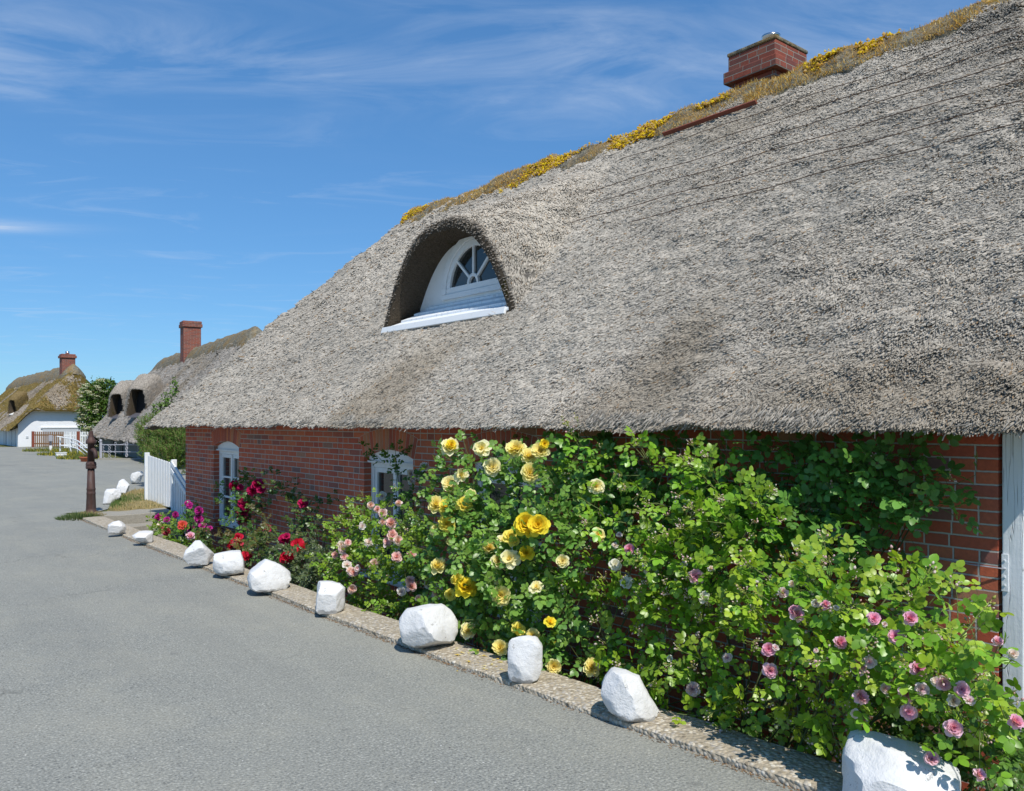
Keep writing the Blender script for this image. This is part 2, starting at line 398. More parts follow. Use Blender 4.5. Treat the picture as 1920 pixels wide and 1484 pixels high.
t = material('cane_bark'); t.setc(attr_col(t), .7, .3); M['cane'] = t.mat
t = material('tree_bark'); v1 = t.noise(t.mapping(t.co, (12, 12, 3)), 1, 4); t.setc(t.mix(v1, (.07, .055, .04), (.16, .13, .10)), .9, .1); t.bump(v1, 1, .02); M['bark'] = t.mat

# ------------------------------------------------------------------ ground, road, kerb
KY = [-6.0, -2.0, 2.04, 4.2, 6.44, 9.0, 11.5, 14.3, 16.4]
KX = [3.72, 3.50, 3.31, 3.20, 3.13, 3.11, 3.09, 3.07, 3.06]
def kx(y): return float(np.interp(y, KY, KX))
BED = -.50
# ground sheet with the sunken garden and house plot let into it
gx = [-600, -80, -12, 2.9, 3.32, 3.36, 14.0, 14.1, 40, 200, 700]; gy = [-400, -60, -8, -7.9, 15.5, 15.55, 30, 90, 300, 1200]
V = []; F = []
for y in gy:
    for x in gx:
        sunk = (3.36 <= x <= 14.0) and (-7.9 <= y <= 15.5)
        V.append((x, y, BED if sunk else -.012))
for j in range(len(gy) - 1):
    for i in range(len(gx) - 1):
        a = j * len(gx) + i; F.append((a, a + 1, a + 1 + len(gx), a + len(gx)))
tag(mk('ground', V, F, M['meadow']), kind='structure')
soil = []; nx, ny = 12, 90
for j in range(ny + 1):
    for i in range(nx + 1):
        x = 3.3 + 1.25 * i / nx; y = -5 + 20.2 * j / ny
        soil.append((x, y, BED + .02 + .05 * float(vnoise(np.array([x * 3, y * 3, 0.]), 1))))
tag(mk('garden_soil', soil, [(j * (nx + 1) + i, j * (nx + 1) + i + 1, (j + 1) * (nx + 1) + i + 1, (j + 1) * (nx + 1) + i) for j in range(ny) for i in range(nx)], M['soil'], smooth=True), kind='structure')
# asphalt: everything left of the kerb, opening into a wide yard beyond the pump
ry = list(np.arange(-40, 16.5, .5)) + [16.5]
V = []; F = []
for y in ry: V += [(-14.0, y, 0), (kx(y), y, 0)]
for j in range(len(ry) - 1): F.append((2 * j, 2 * j + 1, 2 * j + 3, 2 * j + 2))
b = len(V)
V += [(-14, 130, 0), (2.0, 130, 0), (7.0, 90, 0), (7.7, 61.0, 0), (8.6, 60.9, 0), (10.2, 57, 0), (8.6, 44.5, 0), (8.0, 40.0, 0), (8.45, 38.75, 0), (12.0, 36.2, 0), (13.5, 30, 0), (8.0, 22.0, 0), (5.6, 19.8, 0), (4.9, 18.4, 0), (3.6, 16.45, 0)]
F.append(tuple([len(ry) * 2 - 2, len(ry) * 2 - 1] + list(range(len(V) - 1, b - 1, -1))))
tag(mk('road', V, F, M['asphalt']), kind='structure')
A_, B_ = G(-60, 874), G(37, 872.5)
tag(mk('tar_seam', *(lambda m_: (m_.V, m_.F))(MB().add([A_ + Vector((0, -.07, .004)), B_ + Vector((0, -.05, .004)), B_ + Vector((0, .06, .004)), A_ + Vector((0, .08, .004))], [(0, 1, 2, 3)])), M['slate'], origin=A_), kind='structure')
# concrete kerb with exposed pebbles
V = []; F = []; kys = np.arange(-5, 15.21, .1)
for y in kys:
    wob = .012 * (float(vnoise(np.array([0, y * 2.0, 3.]), 1, 5)) - .5); kw = .345 + .02 * (float(vnoise(np.array([1, y * 2.5, 3.]), 1, 6)) - .5)
    x0 = kx(y) + wob; h = .028 + .012 * float(vnoise(np.array([2., y * 1.5, 0]), 1, 8))
    V += [(x0, y, -.02), (x0 + .004, y, h - .008), (x0 + .018, y, h), (x0 + kw * .5, y, h + .006), (x0 + kw - .03, y, h + .002), (x0 + kw, y, h - .018), (x0 + kw + .02, y, BED - .05)]
for j in range(len(kys) - 1):
    for i in range(6): F.append((j * 7 + i, j * 7 + i + 1, (j + 1) * 7 + i + 1, (j + 1) * 7 + i))
F += [tuple(range(7)), tuple((len(kys) - 1) * 7 + i for i in range(6, -1, -1))]
tag(mk('kerb', V, F, M['aggregate'], smooth=False), kind='structure')

def shards(P, size, cols, flat=.3, seed=1):
    """tiny angular crumbs"""
    r = np.random.default_rng(seed); n = len(P)
    T = np.array([(1, 0, 0), (-.5, .87, 0), (-.5, -.87, 0), (0, 0, 1)])
    S = (size * r.uniform(.4, 1.3, (n, 1, 1))); a = r.uniform(0, 6.28, n)
    Q = np.repeat(T[None] * np.array([1, 1, flat]), n, 0) * (1 + .5 * r.uniform(-1, 1, (n, 4, 3)))
    X = Q[..., 0] * np.cos(a)[:, None] - Q[..., 1] * np.sin(a)[:, None]; Y = Q[..., 0] * np.sin(a)[:, None] + Q[..., 1] * np.cos(a)[:, None]
    Q = np.stack([X, Y, Q[..., 2]], -1) * S + P[:, None, :]
    Fi = np.array([(0, 1, 3), (1, 2, 3), (2, 0, 3)])
    Fa = (np.arange(n)[:, None, None] * 4 + Fi[None]).reshape(-1, 3)
    C = np.repeat(np.array(cols)[r.integers(0, len(cols), n)], 4, 0)
    return Q.reshape(-1, 3), Fa, C
n = 5200
yy = rng.uniform(1.2, 16, n); xx = np.interp(yy, KY, KX) - np.abs(rng.normal(0, .022, n)) + .006
keep = vnoise(np.stack([xx, yy, xx], 1), 1.3, 3) + rng.uniform(-.25, .25, n) > .42
P = np.stack([xx, yy, np.full(n, .001)], 1)[keep]
V, F, C = shards(P, .0075, [(.20, .11, .05), (.13, .09, .055), (.26, .17, .09), (.09, .075, .06), (.30, .26, .2)], .4)
tag(mk('litter', V, F, M['cane'], col=C), 'brown crumbs and dry leaf bits along the seam of road and kerb', 'litter', kind='stuff')
n = 900
P = np.stack([rng.uniform(-2, 3.0, n), rng.uniform(2.0, 15, n), np.full(n, .001)], 1); P[:, 0] = np.minimum(P[:, 0], np.interp(P[:, 1], KY, KX) - .05)
V, F, C = shards(P, .0055, [(.5, .5, .48), (.12, .11, .11), (.3, .28, .25), (.55, .54, .5)], .5, 4)
tag(mk('grit', V, F, M['cane'], col=C), 'loose grey grit scattered over the asphalt', 'grit', kind='stuff')
# fallen yellow petals by the rounded stones
P = []
for i in range(30):
    g = G(rnd.gauss(895, 42), rnd.gauss(1250, 16)); y = g.y
    P.append((kx(y) + rnd.uniform(.02, .3), y, .042))
P.append(tuple(G(857, 1258, .004)))
V, F, C = shards(np.array(P), .014, [(.75, .55, .12), (.8, .7, .35)], .25, 9)
tag(mk('fallen_petals', V, F, M['petal'], col=C), 'fallen yellow rose petals lying on the pebbled kerb', 'petals', kind='stuff')

# ------------------------------------------------------------------ thatched roofs
def smin(a, b, k):
    h = np.clip(.5 + .5 * (b - a) / k, 0, 1); return b * (1 - h) + a * h - k * h * (1 - h)
def smax(a, b, k): return -smin(-a, -b, k)
class Roof:
    """height field of a hipped thatched roof; local x across (eave at 0), local y along"""
    def __init__(s, ez, slope, xr, y0, z0, k0, y1, z1, k1, dorm=(), xm=None, hs=.42, rough=.03, seed=1):
        s.__dict__.update(locals())
    def arch(s, y, inset=0.0):
        z = np.full(np.shape(y), -99.0); zs = s.ez + s.slope * s.xm
        for (yc, Rw, h) in s.dorm:
            r = np.abs((y - yc) / (Rw - inset)); pw = 2.6
            a = zs + (h - inset) * (1 - r ** pw) * np.where(r < 1, 1, 3.0)
            z = np.maximum(z, a)
        return z
    def main(s, x, y):
        z = s.ez + s.slope * x; back = s.ez + s.slope * (2 * s.xr - x)
        z = smin(z, back, .25)
        z = smin(z, s.z0 + s.k0 * (y - s.y0), .30); z = smin(z, s.z1 + s.k1 * (s.y1 - y), .45)
        return z
    def z(s, x, y, upper=True):
        z = s.main(x, y)
        if s.dorm:
            hood = np.where(x < s.xr - .1, s.arch(y) + s.hs * (x - s.xm), -99.0)
            k = np.clip((x - s.xm) * .6, .02, .30)
            hz = smax(z, hood, k)
            z = np.where((x >= s.xm) if upper else (x > s.xm + 1e-6), hz, z)
        P = np.stack([x * 1.0, y * 1.0, z * 0 + s.seed], -1)
        return z + s.rough * (fbm(P, 2.2, s.seed, 3) - .5) * 2
def build_roof(rf, frame, mat, parent, res=.09, drop=0.0, name='roof'):
    O, ax, ay = frame
    def W(x, y, z): return np.stack([O[0] + ax[0] * x + ay[0] * y, O[1] + ax[1] * x + ay[1] * y, z], -1)
    ys = np.linspace(rf.y0, rf.y1, int((rf.y1 - rf.y0) / res) + 1)
    if rf.dorm:
        xs = np.concatenate([np.linspace(0, rf.xm, int(rf.xm / res) + 2), np.linspace(rf.xm, rf.xr + .05, int((rf.xr - rf.xm) / res) + 2)])
        up = np.concatenate([np.zeros(int(rf.xm / res) + 2, bool), np.ones(int((rf.xr - rf.xm) / res) + 2, bool)])
    else:
        xs = np.linspace(0, rf.xr + .05, int(rf.xr / res) + 2); up = np.ones(len(xs), bool)
    xb = np.linspace(rf.xr + .05, 2 * rf.xr, 24)[1:]
    xs = np.concatenate([xs, xb]); up = np.concatenate([up, np.ones(len(xb), bool)])
    X, Y = np.meshgrid(xs, ys)
    Z = np.where(up[None, :], rf.z(X, Y, True), rf.z(X, Y, False))
    V = W(X, Y, Z - drop).reshape(-1, 3); nx_, ny_ = len(xs), len(ys)
    i, j = np.meshgrid(np.arange(nx_ - 1), np.arange(ny_ - 1)); a = (j * nx_ + i)
    F = np.stack([a, a + 1, a + 1 + nx_, a + nx_], -1)
    if rf.dorm:
        k = int(rf.xm / res) + 1
        gap = (Z[:-1, k + 1] - Z[:-1, k] > .12) | (Z[1:, k + 1] - Z[1:, k] > .12)
        m = np.ones(F.shape[:2], bool); m[gap, k] = False
        F = F[m]
    F = F.reshape(-1, 4)
    V = V.tolist(); F = F.tolist()
    # eave underside and cut ends all round
    def skirt(pts, inn):
        b = len(V)
        for p, q in zip(pts, inn):
            V.append((p[0], p[1], p[2])); V.append((p[0] + (q[0] - p[0]) * .16, p[1] + (q[1] - p[1]) * .16, p[2] - .03)); V.append(q)
        for n_ in range(len(pts) - 1):
            for k_ in (0, 1): F.append([b + 3 * n_ + k_, b + 3 * n_ + k_ + 1, b + 3 * n_ + k_ + 4, b + 3 * n_ + k_ + 3])
    ins = .55
    def line(xa, ya, xi, yi): 
        z = rf.z(xa, ya, False); P_ = W(xa, ya, z); Q = W(xi, yi, z + .16); return P_.tolist(), Q.tolist()
    one = np.ones_like(ys)
    skirt(*line(0 * one, ys, ins * one, np.clip(ys, rf.y0 + ins, rf.y1 - ins)))
    skirt(*line(2 * rf.xr * one, ys, (2 * rf.xr - ins) * one, np.clip(ys, rf.y0 + ins, rf.y1 - ins)))
    xx_ = np.linspace(0, 2 * rf.xr, 60); on = np.ones_like(xx_)
    skirt(*line(xx_, rf.y0 * on, np.clip(xx_, ins, 2 * rf.xr - ins), (rf.y0 + ins) * on))
    skirt(*line(xx_, rf.y1 * on, np.clip(xx_, ins, 2 * rf.xr - ins), (rf.y1 - ins) * on))
    o = mk(name, V, F, mat, parent, smooth=True)
    return o, W
def mouth(rf, frame, mat, parent, W, depth, thick, di, name='dormer'):
    """cut thatch ring and soffit of one eyebrow dormer"""
    yc, Rw, h = rf.dorm[di]; zs = rf.ez + rf.slope * rf.xm
    th = np.linspace(-1, 1, 41)
    def curve(inset):
        y = yc + th * (Rw - inset); r = np.abs(th); z = zs + (h - inset) * (1 - r ** 2.6) - .03
        return y, z
    yo, zo = curve(0.0); yi, zi = curve(thick); yb, zb = curve(thick + .025)
    x0 = np.full(41, rf.xm - .01)
    rows = [W(x0, yo, zo + .02), W(x0 - .015, yi + (yo - yi) * .3, zi + (zo - zi) * .3), W(x0, yi, zi), W(x0 + depth * .5, yi * .6 + yb * .4, zi * .6 + zb * .4), W(x0 + depth, yb, zb)]
    V = np.concatenate(rows); F = []
    for r_ in range(4):
        for k in range(40): F.append((r_ * 41 + k, r_ * 41 + k + 1, (r_ + 1) * 41 + k + 1, (r_ + 1) * 41 + k))
    mk(name, V, F, mat, parent, smooth=True)
    return yb, zb

def tri_prism(P, D, Nn, L, r, tip=.8, full=True):
    """bundles of 3 sided stubs: base P, axis D, up Nn"""
    S = nrm(np.cross(D, Nn)); U = nrm(np.cross(S, D)); n = len(P)
    ang = np.array([90, 210, 330]) * np.pi / 180
    ring = S[:, None, :] * np.cos(ang)[None, :, None] + U[:, None, :] * np.sin(ang)[None, :, None]
    A = P[:, None, :] + ring * r[:, None, None]; B = (P + D * L[:, None])[:, None, :] + ring * (r * tip)[:, None, None]
    V = np.concatenate([A, B], 1).reshape(-1, 3)
    f = np.array([(0, 1, 4), (0, 4, 3), (1, 2, 5), (1, 5, 4), (2, 0, 3), (2, 3, 5), (3, 4, 5)])[: (7 if full else 7)]
    if not full: f = f[[0, 1, 4, 5, 6]]
    return V, (np.arange(n)[:, None, None] * 6 + f[None]).reshape(-1, 3)

# ================================================================== the brick cottage
EX, EZ = 3.95, 1.635
cot = thing('thatched_cottage', 'long red brick cottage with huge grey thatched roof behind the row of roses', 'house', (4.4, 8.0, -.5))
rf = Roof(EZ, .992, 3.63, 1.22, EZ + .05, 2.6, 14.70, EZ + .03, 1.44, dorm=[(7.47, 1.27, 1.10)], xm=1.12, hs=.42, rough=.028, seed=3)
fr = ((EX, 0), (1, 0), (0, 1))
roof, W0 = build_roof(rf, fr, M['thatch'], cot, .07, .022)
# reed ends bristling from the whole street side
def reeds(rf, W, N, ymin, ymax, seed, rad0=.0034, ref=4.2, base=(.445, .405, .342), moss=None):
    r = np.random.default_rng(seed)
    x = r.uniform(-.03, rf.xr - .12, N * 3); y = r.uniform(ymin, ymax, N * 3)
    P0 = W(x, y, np.zeros_like(x)); d = P0[:, 0] * SY + P0[:, 1] * CY
    keep = r.uniform(0, 1, len(x)) < np.clip((ref / d) ** 1.25, 0, 1)
    x, y, d = x[keep], y[keep], d[keep]
    e = .02
    z = rf.z(np.maximum(x, 0), y, True) + np.minimum(x, 0); zx = (rf.z(x + e, y) - rf.z(np.maximum(x - e, 0), y)) / (x + e - np.maximum(x - e, 0)); zy = (rf.z(x, y + e) - rf.z(x, y - e)) / (2 * e)
    ok = (np.abs(zx) < 3) & (np.abs(zy) < 4)
    x, y, z, d, zx, zy = [q[ok] for q in (x, y, z, d, zx, zy)]; n = len(x)
    P = W(x, y, z); X = W(np.array([1., 0]), np.array([0., 1]), np.zeros(2)) - W(np.zeros(2), np.zeros(2), np.zeros(2)); ex_, ey_ = X[0], X[1]
    up = np.array([0, 0, 1.0]); Nn = nrm(-zx[:, None] * ex_ - zy[:, None] * ey_ + up); T = nrm(-zx[:, None] * ex_ - zy[:, None] * ey_ - (zx ** 2 + zy ** 2)[:, None] * up)
    Sd = nrm(np.cross(T, Nn)); near = np.clip((6.0 - y) / 4.5, 0, 1) if rf.dorm else np.zeros(n)
    mid = fbm(P, 9, 31, 2); clump = fbm(P + 5.0, 3.2, 77, 3); k = np.clip(d / 8, 1, 2.6); kr = np.minimum(k, 1.6)
    lift = r.uniform(.08, .56, n) + .40 * (mid - .5) + .12 * near
    side = r.normal(0, .17 + .08 * near, n) + (fbm(P, .7, 41, 2) - .5) * 1.5 + (fbm(P, 4.0, 43, 2) - .5) * .7
    D = nrm(T + Nn * lift[:, None] + Sd * side[:, None])
    L = r.uniform(.030, .068, n) * k; rad = np.maximum(rad0, .00056 * d) * r.uniform(.7, 1.3, n)
    wild = r.uniform(0, 1, n) < .010; L[wild] *= 1.8; D[wild] = nrm(D[wild] + r.normal(0, .35, (wild.sum(), 3)))
    rise = (clump - .5) * (.05 + .10 * near) * kr + (mid - .5) * .04 * kr - r.uniform(-.004, .016, n) * kr
    rise = np.maximum(rise, -.020 * kr)
    P = P + Nn * rise[:, None] - D * (L * .45)[:, None]
    V, F = tri_prism(P, D, Nn, L, rad, .85, False)
    b = r.uniform(.66, 1.20, n)[:, None] * np.array(base)[None]
    b *= (.82 + .40 * fbm(P, .8, 51, 3))[:, None]
    pt = np.clip((fbm(P, .55, 61, 3) - .56) * 6, 0, 1)[:, None]; b = b * (1 - pt * .45) + np.array([.19, .145, .085]) * pt * .45
    br = r.uniform(0, 1, n) < .035; b[br] = np.array([.30, .20, .11]) * r.uniform(.5, 1.2, (br.sum(), 1))
    dk = r.uniform(0, 1, n) < .10 + .12 * near; b[dk] *= .42  # more stems darkened towards the near end, painting in shaded gaps
    if moss is not None:
        mm = fbm(P, .55, 88, 4) + r.uniform(-.03, .03, n) > moss[0]; b[mm] = np.array(moss[1])[r.integers(0, len(moss[1]), mm.sum())] * r.uniform(.7, 1.25, (mm.sum(), 1))
    return V, F, np.repeat(b, 6, 0)
V, F, C = reeds(rf, W0, 760000, 1.22, 14.6, 5)
# eave fringe
n = 15000; y = 1.24 + 13.4 * rng.uniform(0, 1, n) ** 1.45; x = rng.uniform(-.02, .07, n)
z = rf.z(np.maximum(x, 0), y); P = W0(x, y, z - rng.uniform(-.01, .035, n))
D = nrm(np.stack([rng.normal(-.74, .10, n), rng.normal(0, .18, n), rng.normal(-.52, .16, n)], -1)); d = P[:, 0] * SY + P[:, 1] * CY
Nn = np.tile(np.array([[-.7, 0, .7]]), (n, 1)); L = rng.uniform(.03, .07, n)
L[rng.uniform(0, 1, n) < .04] *= 1.7
V2, F2 = tri_prism(P - D * .03, D, Nn, L, np.maximum(.0042, .0006 * d), .8)
b2 = rng.uniform(.5, 1.2, n)[:, None] * np.array([.405, .368, .31])[None]
# rim of the dormer mouth
n3 = 2600; th = rng.uniform(-1, 1, n3); rr_ = np.abs(th); ins_ = rng.uniform(.0, .10, n3)
ym = 7.47 + th * (1.27 - ins_); zm = EZ + 1.12 + (1.10 - ins_) * (1 - rr_ ** 2.6) - .01
P3 = W0(np.full(n3, 1.12) + rng.uniform(.0, .05, n3), ym, zm + rng.uniform(-.01, .025, n3))
D3 = nrm(np.stack([rng.normal(-.9, .1, n3), rng.normal(0, .2, n3), rng.normal(-.28, .16, n3)], -1))
V3, F3 = tri_prism(P3 - D3 * .03, D3, np.tile(np.array([[0, 0, 1.]]), (n3, 1)), rng.uniform(.04, .085, n3), np.full(n3, .0058), .85)
b3 = rng.uniform(.35, 1.1, n3)[:, None] * np.array([.36, .31, .25])[None]
VV = np.concatenate([V, V2, V3]); FF = np.concatenate([F, F2 + len(V), F3 + len(V) + len(V2)]); CC = np.concatenate([C, np.repeat(b2, 6, 0), np.repeat(b3, 6, 0)])
o = mk('reed_stems', VV, FF, M['reed'], roof, col=CC); tag(o, kind='stuff')

# --- brick wall with three arched window openings
WX, YA, YB = 4.40, 1.64, 14.07; ZB, ZT = -.60, 1.80
WIN = [(11.68, 12.73), (7.0, 8.0), (5.05, 6.05)]
ZS, ZSP, RISE, DEEP = .0, 1.27, .085, .115
wb = MB()
def quad(p): wb.add(p, [tuple(range(len(p)))])
def front(y0, y1, z0, z1): quad([(WX, y1, z0), (WX, y0, z0), (WX, y0, z1), (WX, y1, z1)])
def archz(y, a, b): 
    tt = (y - (a + b) / 2) / ((b - a) / 2); return ZSP + RISE * (1 - tt * tt)
cuts = sorted(WIN); prev = YA
for a, b in cuts:
    front(prev, a, ZB, ZT); front(a, b, ZB, ZS)
    yy = np.linspace(a, b, 13)
    for k in range(12):
        quad([(WX, yy[k + 1], archz(yy[k + 1], a, b)), (WX, yy[k], archz(yy[k], a, b)), (WX, yy[k], ZT), (WX, yy[k + 1], ZT)])
        quad([(WX, yy[k], archz(yy[k], a, b)), (WX, yy[k + 1], archz(yy[k + 1], a, b)), (WX + DEEP, yy[k + 1], archz(yy[k + 1], a, b)), (WX + DEEP, yy[k], archz(yy[k], a, b))])
    quad([(WX, a, ZS), (WX, a, ZSP), (WX + DEEP, a, ZSP), (WX + DEEP, a, ZS)]); quad([(WX, b, ZSP), (WX, b, ZS), (WX + DEEP, b, ZS), (WX + DEEP, b, ZSP)])
    quad([(WX, b, ZS), (WX, a, ZS), (WX + DEEP, a, ZS), (WX + DEEP, b, ZS)])
    prev = b
front(prev, YB, ZB, ZT)
XB = 10.75
quad([(WX, YA, ZB), (XB, YA, ZB), (XB, YA, ZT), (WX, YA, ZT)]); quad([(XB, YB, ZB), (WX, YB, ZB), (WX, YB, ZT), (XB, YB, ZT)]); quad([(XB, YA, ZB), (XB, YB, ZB), (XB, YB, ZT), (XB, YA, ZT)])
quad([(WX, YA, ZT), (XB, YA, ZT), (XB, YB, ZT), (WX, YB, ZT)])
wall = wb.build('wall', M['brick'], cot)
# segmental arches of bricks on edge, 4 mm proud
for a, b in WIN:
    mb = MB(); mo = MB(); n = 17; H = .215; cy_, hw = (a + b) / 2, (b - a) / 2 + .02
    rad = (hw * hw + RISE * RISE) / (2 * RISE); cz = ZSP + RISE - rad; amax = math.asin(hw / rad)
    for k in range(n):
        a0 = -amax + 2 * amax * (k + .07) / n; a1 = -amax + 2 * amax * (k + .93) / n
        col = rnd.choice([(.60, .155, .08), (.50, .13, .08), (.64, .21, .10), (.42, .12, .08), (.55, .24, .13)])
        q = [(cy_ + (rad + e) * math.sin(an), cz + (rad + e) * math.cos(an)) for an, e in ((a0, .0), (a1, .0), (a1, H), (a0, H))]
        V = [(WX - .004, y_, z_) for y_, z_ in q] + [(WX + .01, y_, z_) for y_, z_ in q]
        mb.add(V, [(0, 1, 2, 3), (4, 7, 6, 5), (0, 4, 5, 1), (1, 5, 6, 2), (2, 6, 7, 3), (3, 7, 4, 0)], col)
    arc = mb.build('window_arch', M['voussoir'], cot, col=np.array(mb.C))
    q = [(cy_ + (rad + e) * math.sin(an), cz + (rad + e) * math.cos(an)) for e in (-.001, H + .004) for an in np.linspace(-amax * 1.005, amax * 1.005, 14)]
    mo.add([(WX - .0015, y_, z_) for y_, z_ in q], [(k, k + 1, k + 15, k + 14) for k in range(13)])
    mo.build('mortar_joints', M['mortar'], arc)
# windows
def house_window(a, b, two_leaf, bars):
    xw = WX + DEEP
    fr_ = MB(); yc_ = (a + b) / 2
    # arched head board with a small moulded cornice
    yy = np.linspace(a, b, 13)
    hb = MB()
    for k in range(12):
        z0_, z1_ = archz(yy[k], a, b) - .004, archz(yy[k + 1], a, b) - .004
        hb.add([(xw - .05, yy[k], 1.215), (xw - .05, yy[k + 1], 1.215), (xw - .05, yy[k + 1], z1_), (xw - .05, yy[k], z0_)], [(0, 3, 2, 1)])
        hb.add([(xw - .05, yy[k], 1.215), (xw - .05, yy[k + 1], 1.215), (xw + .02, yy[k + 1], 1.215), (xw + .02, yy[k], 1.215)], [(0, 1, 2, 3)])
    hb.box((xw - .075, a + .002, 1.20), (xw - .052, b - .002, 1.222))
    f = .065
    fr_.box((xw - .03, a, .05), (xw + .03, a + f, 1.214)).box((xw - .03, b - f, .05), (xw + .03, b, 1.214)).box((xw - .03, a + f, 1.15), (xw + .03, b - f, 1.214)).box((xw - .03, a + f, .05), (xw + .03, b - f, .12))
    win = fr_.build('window', M['white'], cot); bevel(win, .006)
    hb.build('head_board', M['white'], win)
    sash = MB(); g = (b - a - 2 * f)
    for s_ in ((a + f, yc_), (yc_, b - f)):
        y0_, y1_ = s_; m_ = .05
        sash.box((xw - .018, y0_ + .003, .122), (xw + .022, y0_ + m_, 1.148)).box((xw - .018, y1_ - m_, .122), (xw + .022, y1_ - .003, 1.148))
        sash.box((xw - .018, y0_ + m_, 1.095), (xw + .022, y1_ - m_, 1.148)).box((xw - .018, y0_ + m_, .122), (xw + .022, y1_ - m_, .20))
        for zb in bars: sash.box((xw - .014, y0_ + m_, zb - .014), (xw + .018, y1_ - m_, zb + .014))
    sash.box((xw - .032, yc_ - .028, .122), (xw - .019, yc_ + .028, 1.148))
    bevel(sash.build('sash', M['white'], win), .004)
    gl = MB(); gl.add([(xw + .008, a + f, .12), (xw + .008, b - f, .12), (xw + .008, b - f, 1.15), (xw + .008, a + f, 1.15)], [(0, 3, 2, 1)])
    gl.build('pane', M['glass'], win)
    sl = MB(); sl.box((WX - .05, a - .03, -.035), (xw + .03, b + .03, .004)).box((xw - .04, a + .003, .006), (xw + .03, b - .003, .048))
    bevel(sl.build('sill', M['brick_chimney'] if two_leaf else M['white'], win), .008)
house_window(*WIN[0], True, (.50, .80)); house_window(*WIN[1], False, ()); house_window(*WIN[2], False, (.62,))

# --- eyebrow dormer with half-round window
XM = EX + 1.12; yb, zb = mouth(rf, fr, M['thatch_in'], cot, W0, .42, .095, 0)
XP = XM + .36; ZW = EZ + 1.12 + .26; HY = 7.38; HR = .515
pm = MB(); th = np.linspace(0, math.pi, 33)
ok = zb > ZW - .02
by, bz = yb[ok], zb[ok]; by = np.concatenate([[by[0] - .03], by, [by[-1] + .03]]); bz = np.concatenate([[ZW], bz, [ZW]])
s_ = np.concatenate([[0], np.cumsum(np.hypot(np.diff(by), np.diff(bz)))]); s_ /= s_[-1]; tt = np.linspace(0, 1, 33)
oy, oz = np.interp(tt, s_, by), np.interp(tt, s_, bz)
V = [(XP, oy[k], oz[k]) for k in range(33)] + [(XP, HY - HR * math.cos(th[k]), ZW + .10 + HR * 1.08 * math.sin(th[k])) for k in range(33)]
pm.add(V, [(k, k + 1, 34 + k, 33 + k) for k in range(32)])
pm.add([(XP, oy[0], ZW - .05), (XP, oy[32], ZW - .05), (XP, oy[32], ZW), (XP, HY + HR, ZW + .10), (XP, HY - HR, ZW + .10), (XP, oy[0], ZW)], [(0, 1, 2, 3, 4, 5)])
dorm = pm.build('dormer_window', M['white'], cot)
dmb = MB()
def arcbar(r0, r1, x0, x1, zoff, n=24, k=1.08):
    for i in range(n):
        a0, a1 = math.pi * i / n, math.pi * (i + 1) / n; pts = []
        for xx_ in (x0, x1):
            for an, r_ in ((a0, r0), (a1, r0), (a1, r1), (a0, r1)): pts.append((xx_, HY - r_ * math.cos(an), zoff + r_ * k * math.sin(an)))
        dmb.add(pts, [(0, 1, 2, 3), (7, 6, 5, 4), (1, 0, 4, 5), (3, 2, 6, 7), (0, 3, 7, 4), (2, 1, 5, 6)])
ZC = ZW + .10
arcbar(HR, HR + .075, XP - .035, XP + .01, ZC); arcbar(HR - .065, HR - .004, XP - .02, XP + .03, ZC); arcbar(.07, .105, XP - .02, XP + .03, ZC + .07)
dmb.box((XP - .02, HY - HR + .06, ZC - .0), (XP + .03, HY + HR - .06, ZC + .07)); dmb.box((XP - .035, HY - HR - .075, ZC - .06), (XP + .01, HY + HR + .075, ZC - .003))
for an in (45, 90, 135):
    ca, sa = math.cos(R(an)), math.sin(R(an))
    dmb.beam((XP + .004, HY - .10 * ca, ZC + .07 + .10 * sa), (XP + .004, HY - (HR - .05) * ca, ZC + (HR - .03) * 1.08 * sa), .03, .035, up=(1, 0, 0))
bevel(dmb.build('frame', M['white'], dorm), .004)
gp = MB(); gv = [(XP + .012, HY - HR * math.cos(a), ZC + HR * 1.08 * math.sin(a)) for a in th]; gp.add(gv, [tuple(range(33))]); gp.build('pane', M['glass'], dorm)
sl = MB(); zl = EZ + 1.12
steps = [(XM - .03, zl - .0), (XM + .10, zl + .085), (XM + .22, zl + .165), (XM + .32, zl + .235), (XP + .02, ZW + .02)]
wid = [(6.28, 8.66), (6.42, 8.50), (6.52, 8.40), (6.60, 8.30), (6.66, 8.24)]
for k in range(4):
    (xa, za), (xb_, zb_) = steps[k], steps[k + 1]; (l0, r0), (l1, r1) = wid[k], wid[k + 1]
    sl.add([(xa, l0, za + .012), (xa, r0, za + .012), (xb_ + .02, r1, zb_ - .004), (xb_ + .02, l1, zb_ - .004), (xa, l0, za - .022), (xa, r0, za - .022), (xb_ + .02, r1, zb_ - .04), (xb_ + .02, l1, zb_ - .04)],
           [(0, 1, 2, 3), (7, 6, 5, 4), (1, 0, 4, 5), (2, 1, 5, 6), (0, 3, 7, 4), (3, 2, 6, 7)])
bevel(sl.build('sill', M['postpaint'], dorm), .004)
fs = MB(); fs.beam((XM - .05, 6.30, zl - .02), (XM - .05, 8.68, zl - .02), .03, .075, up=(.3, 0, 1)); bevel(fs.build('fascia_board', M['white'], dorm), .006)

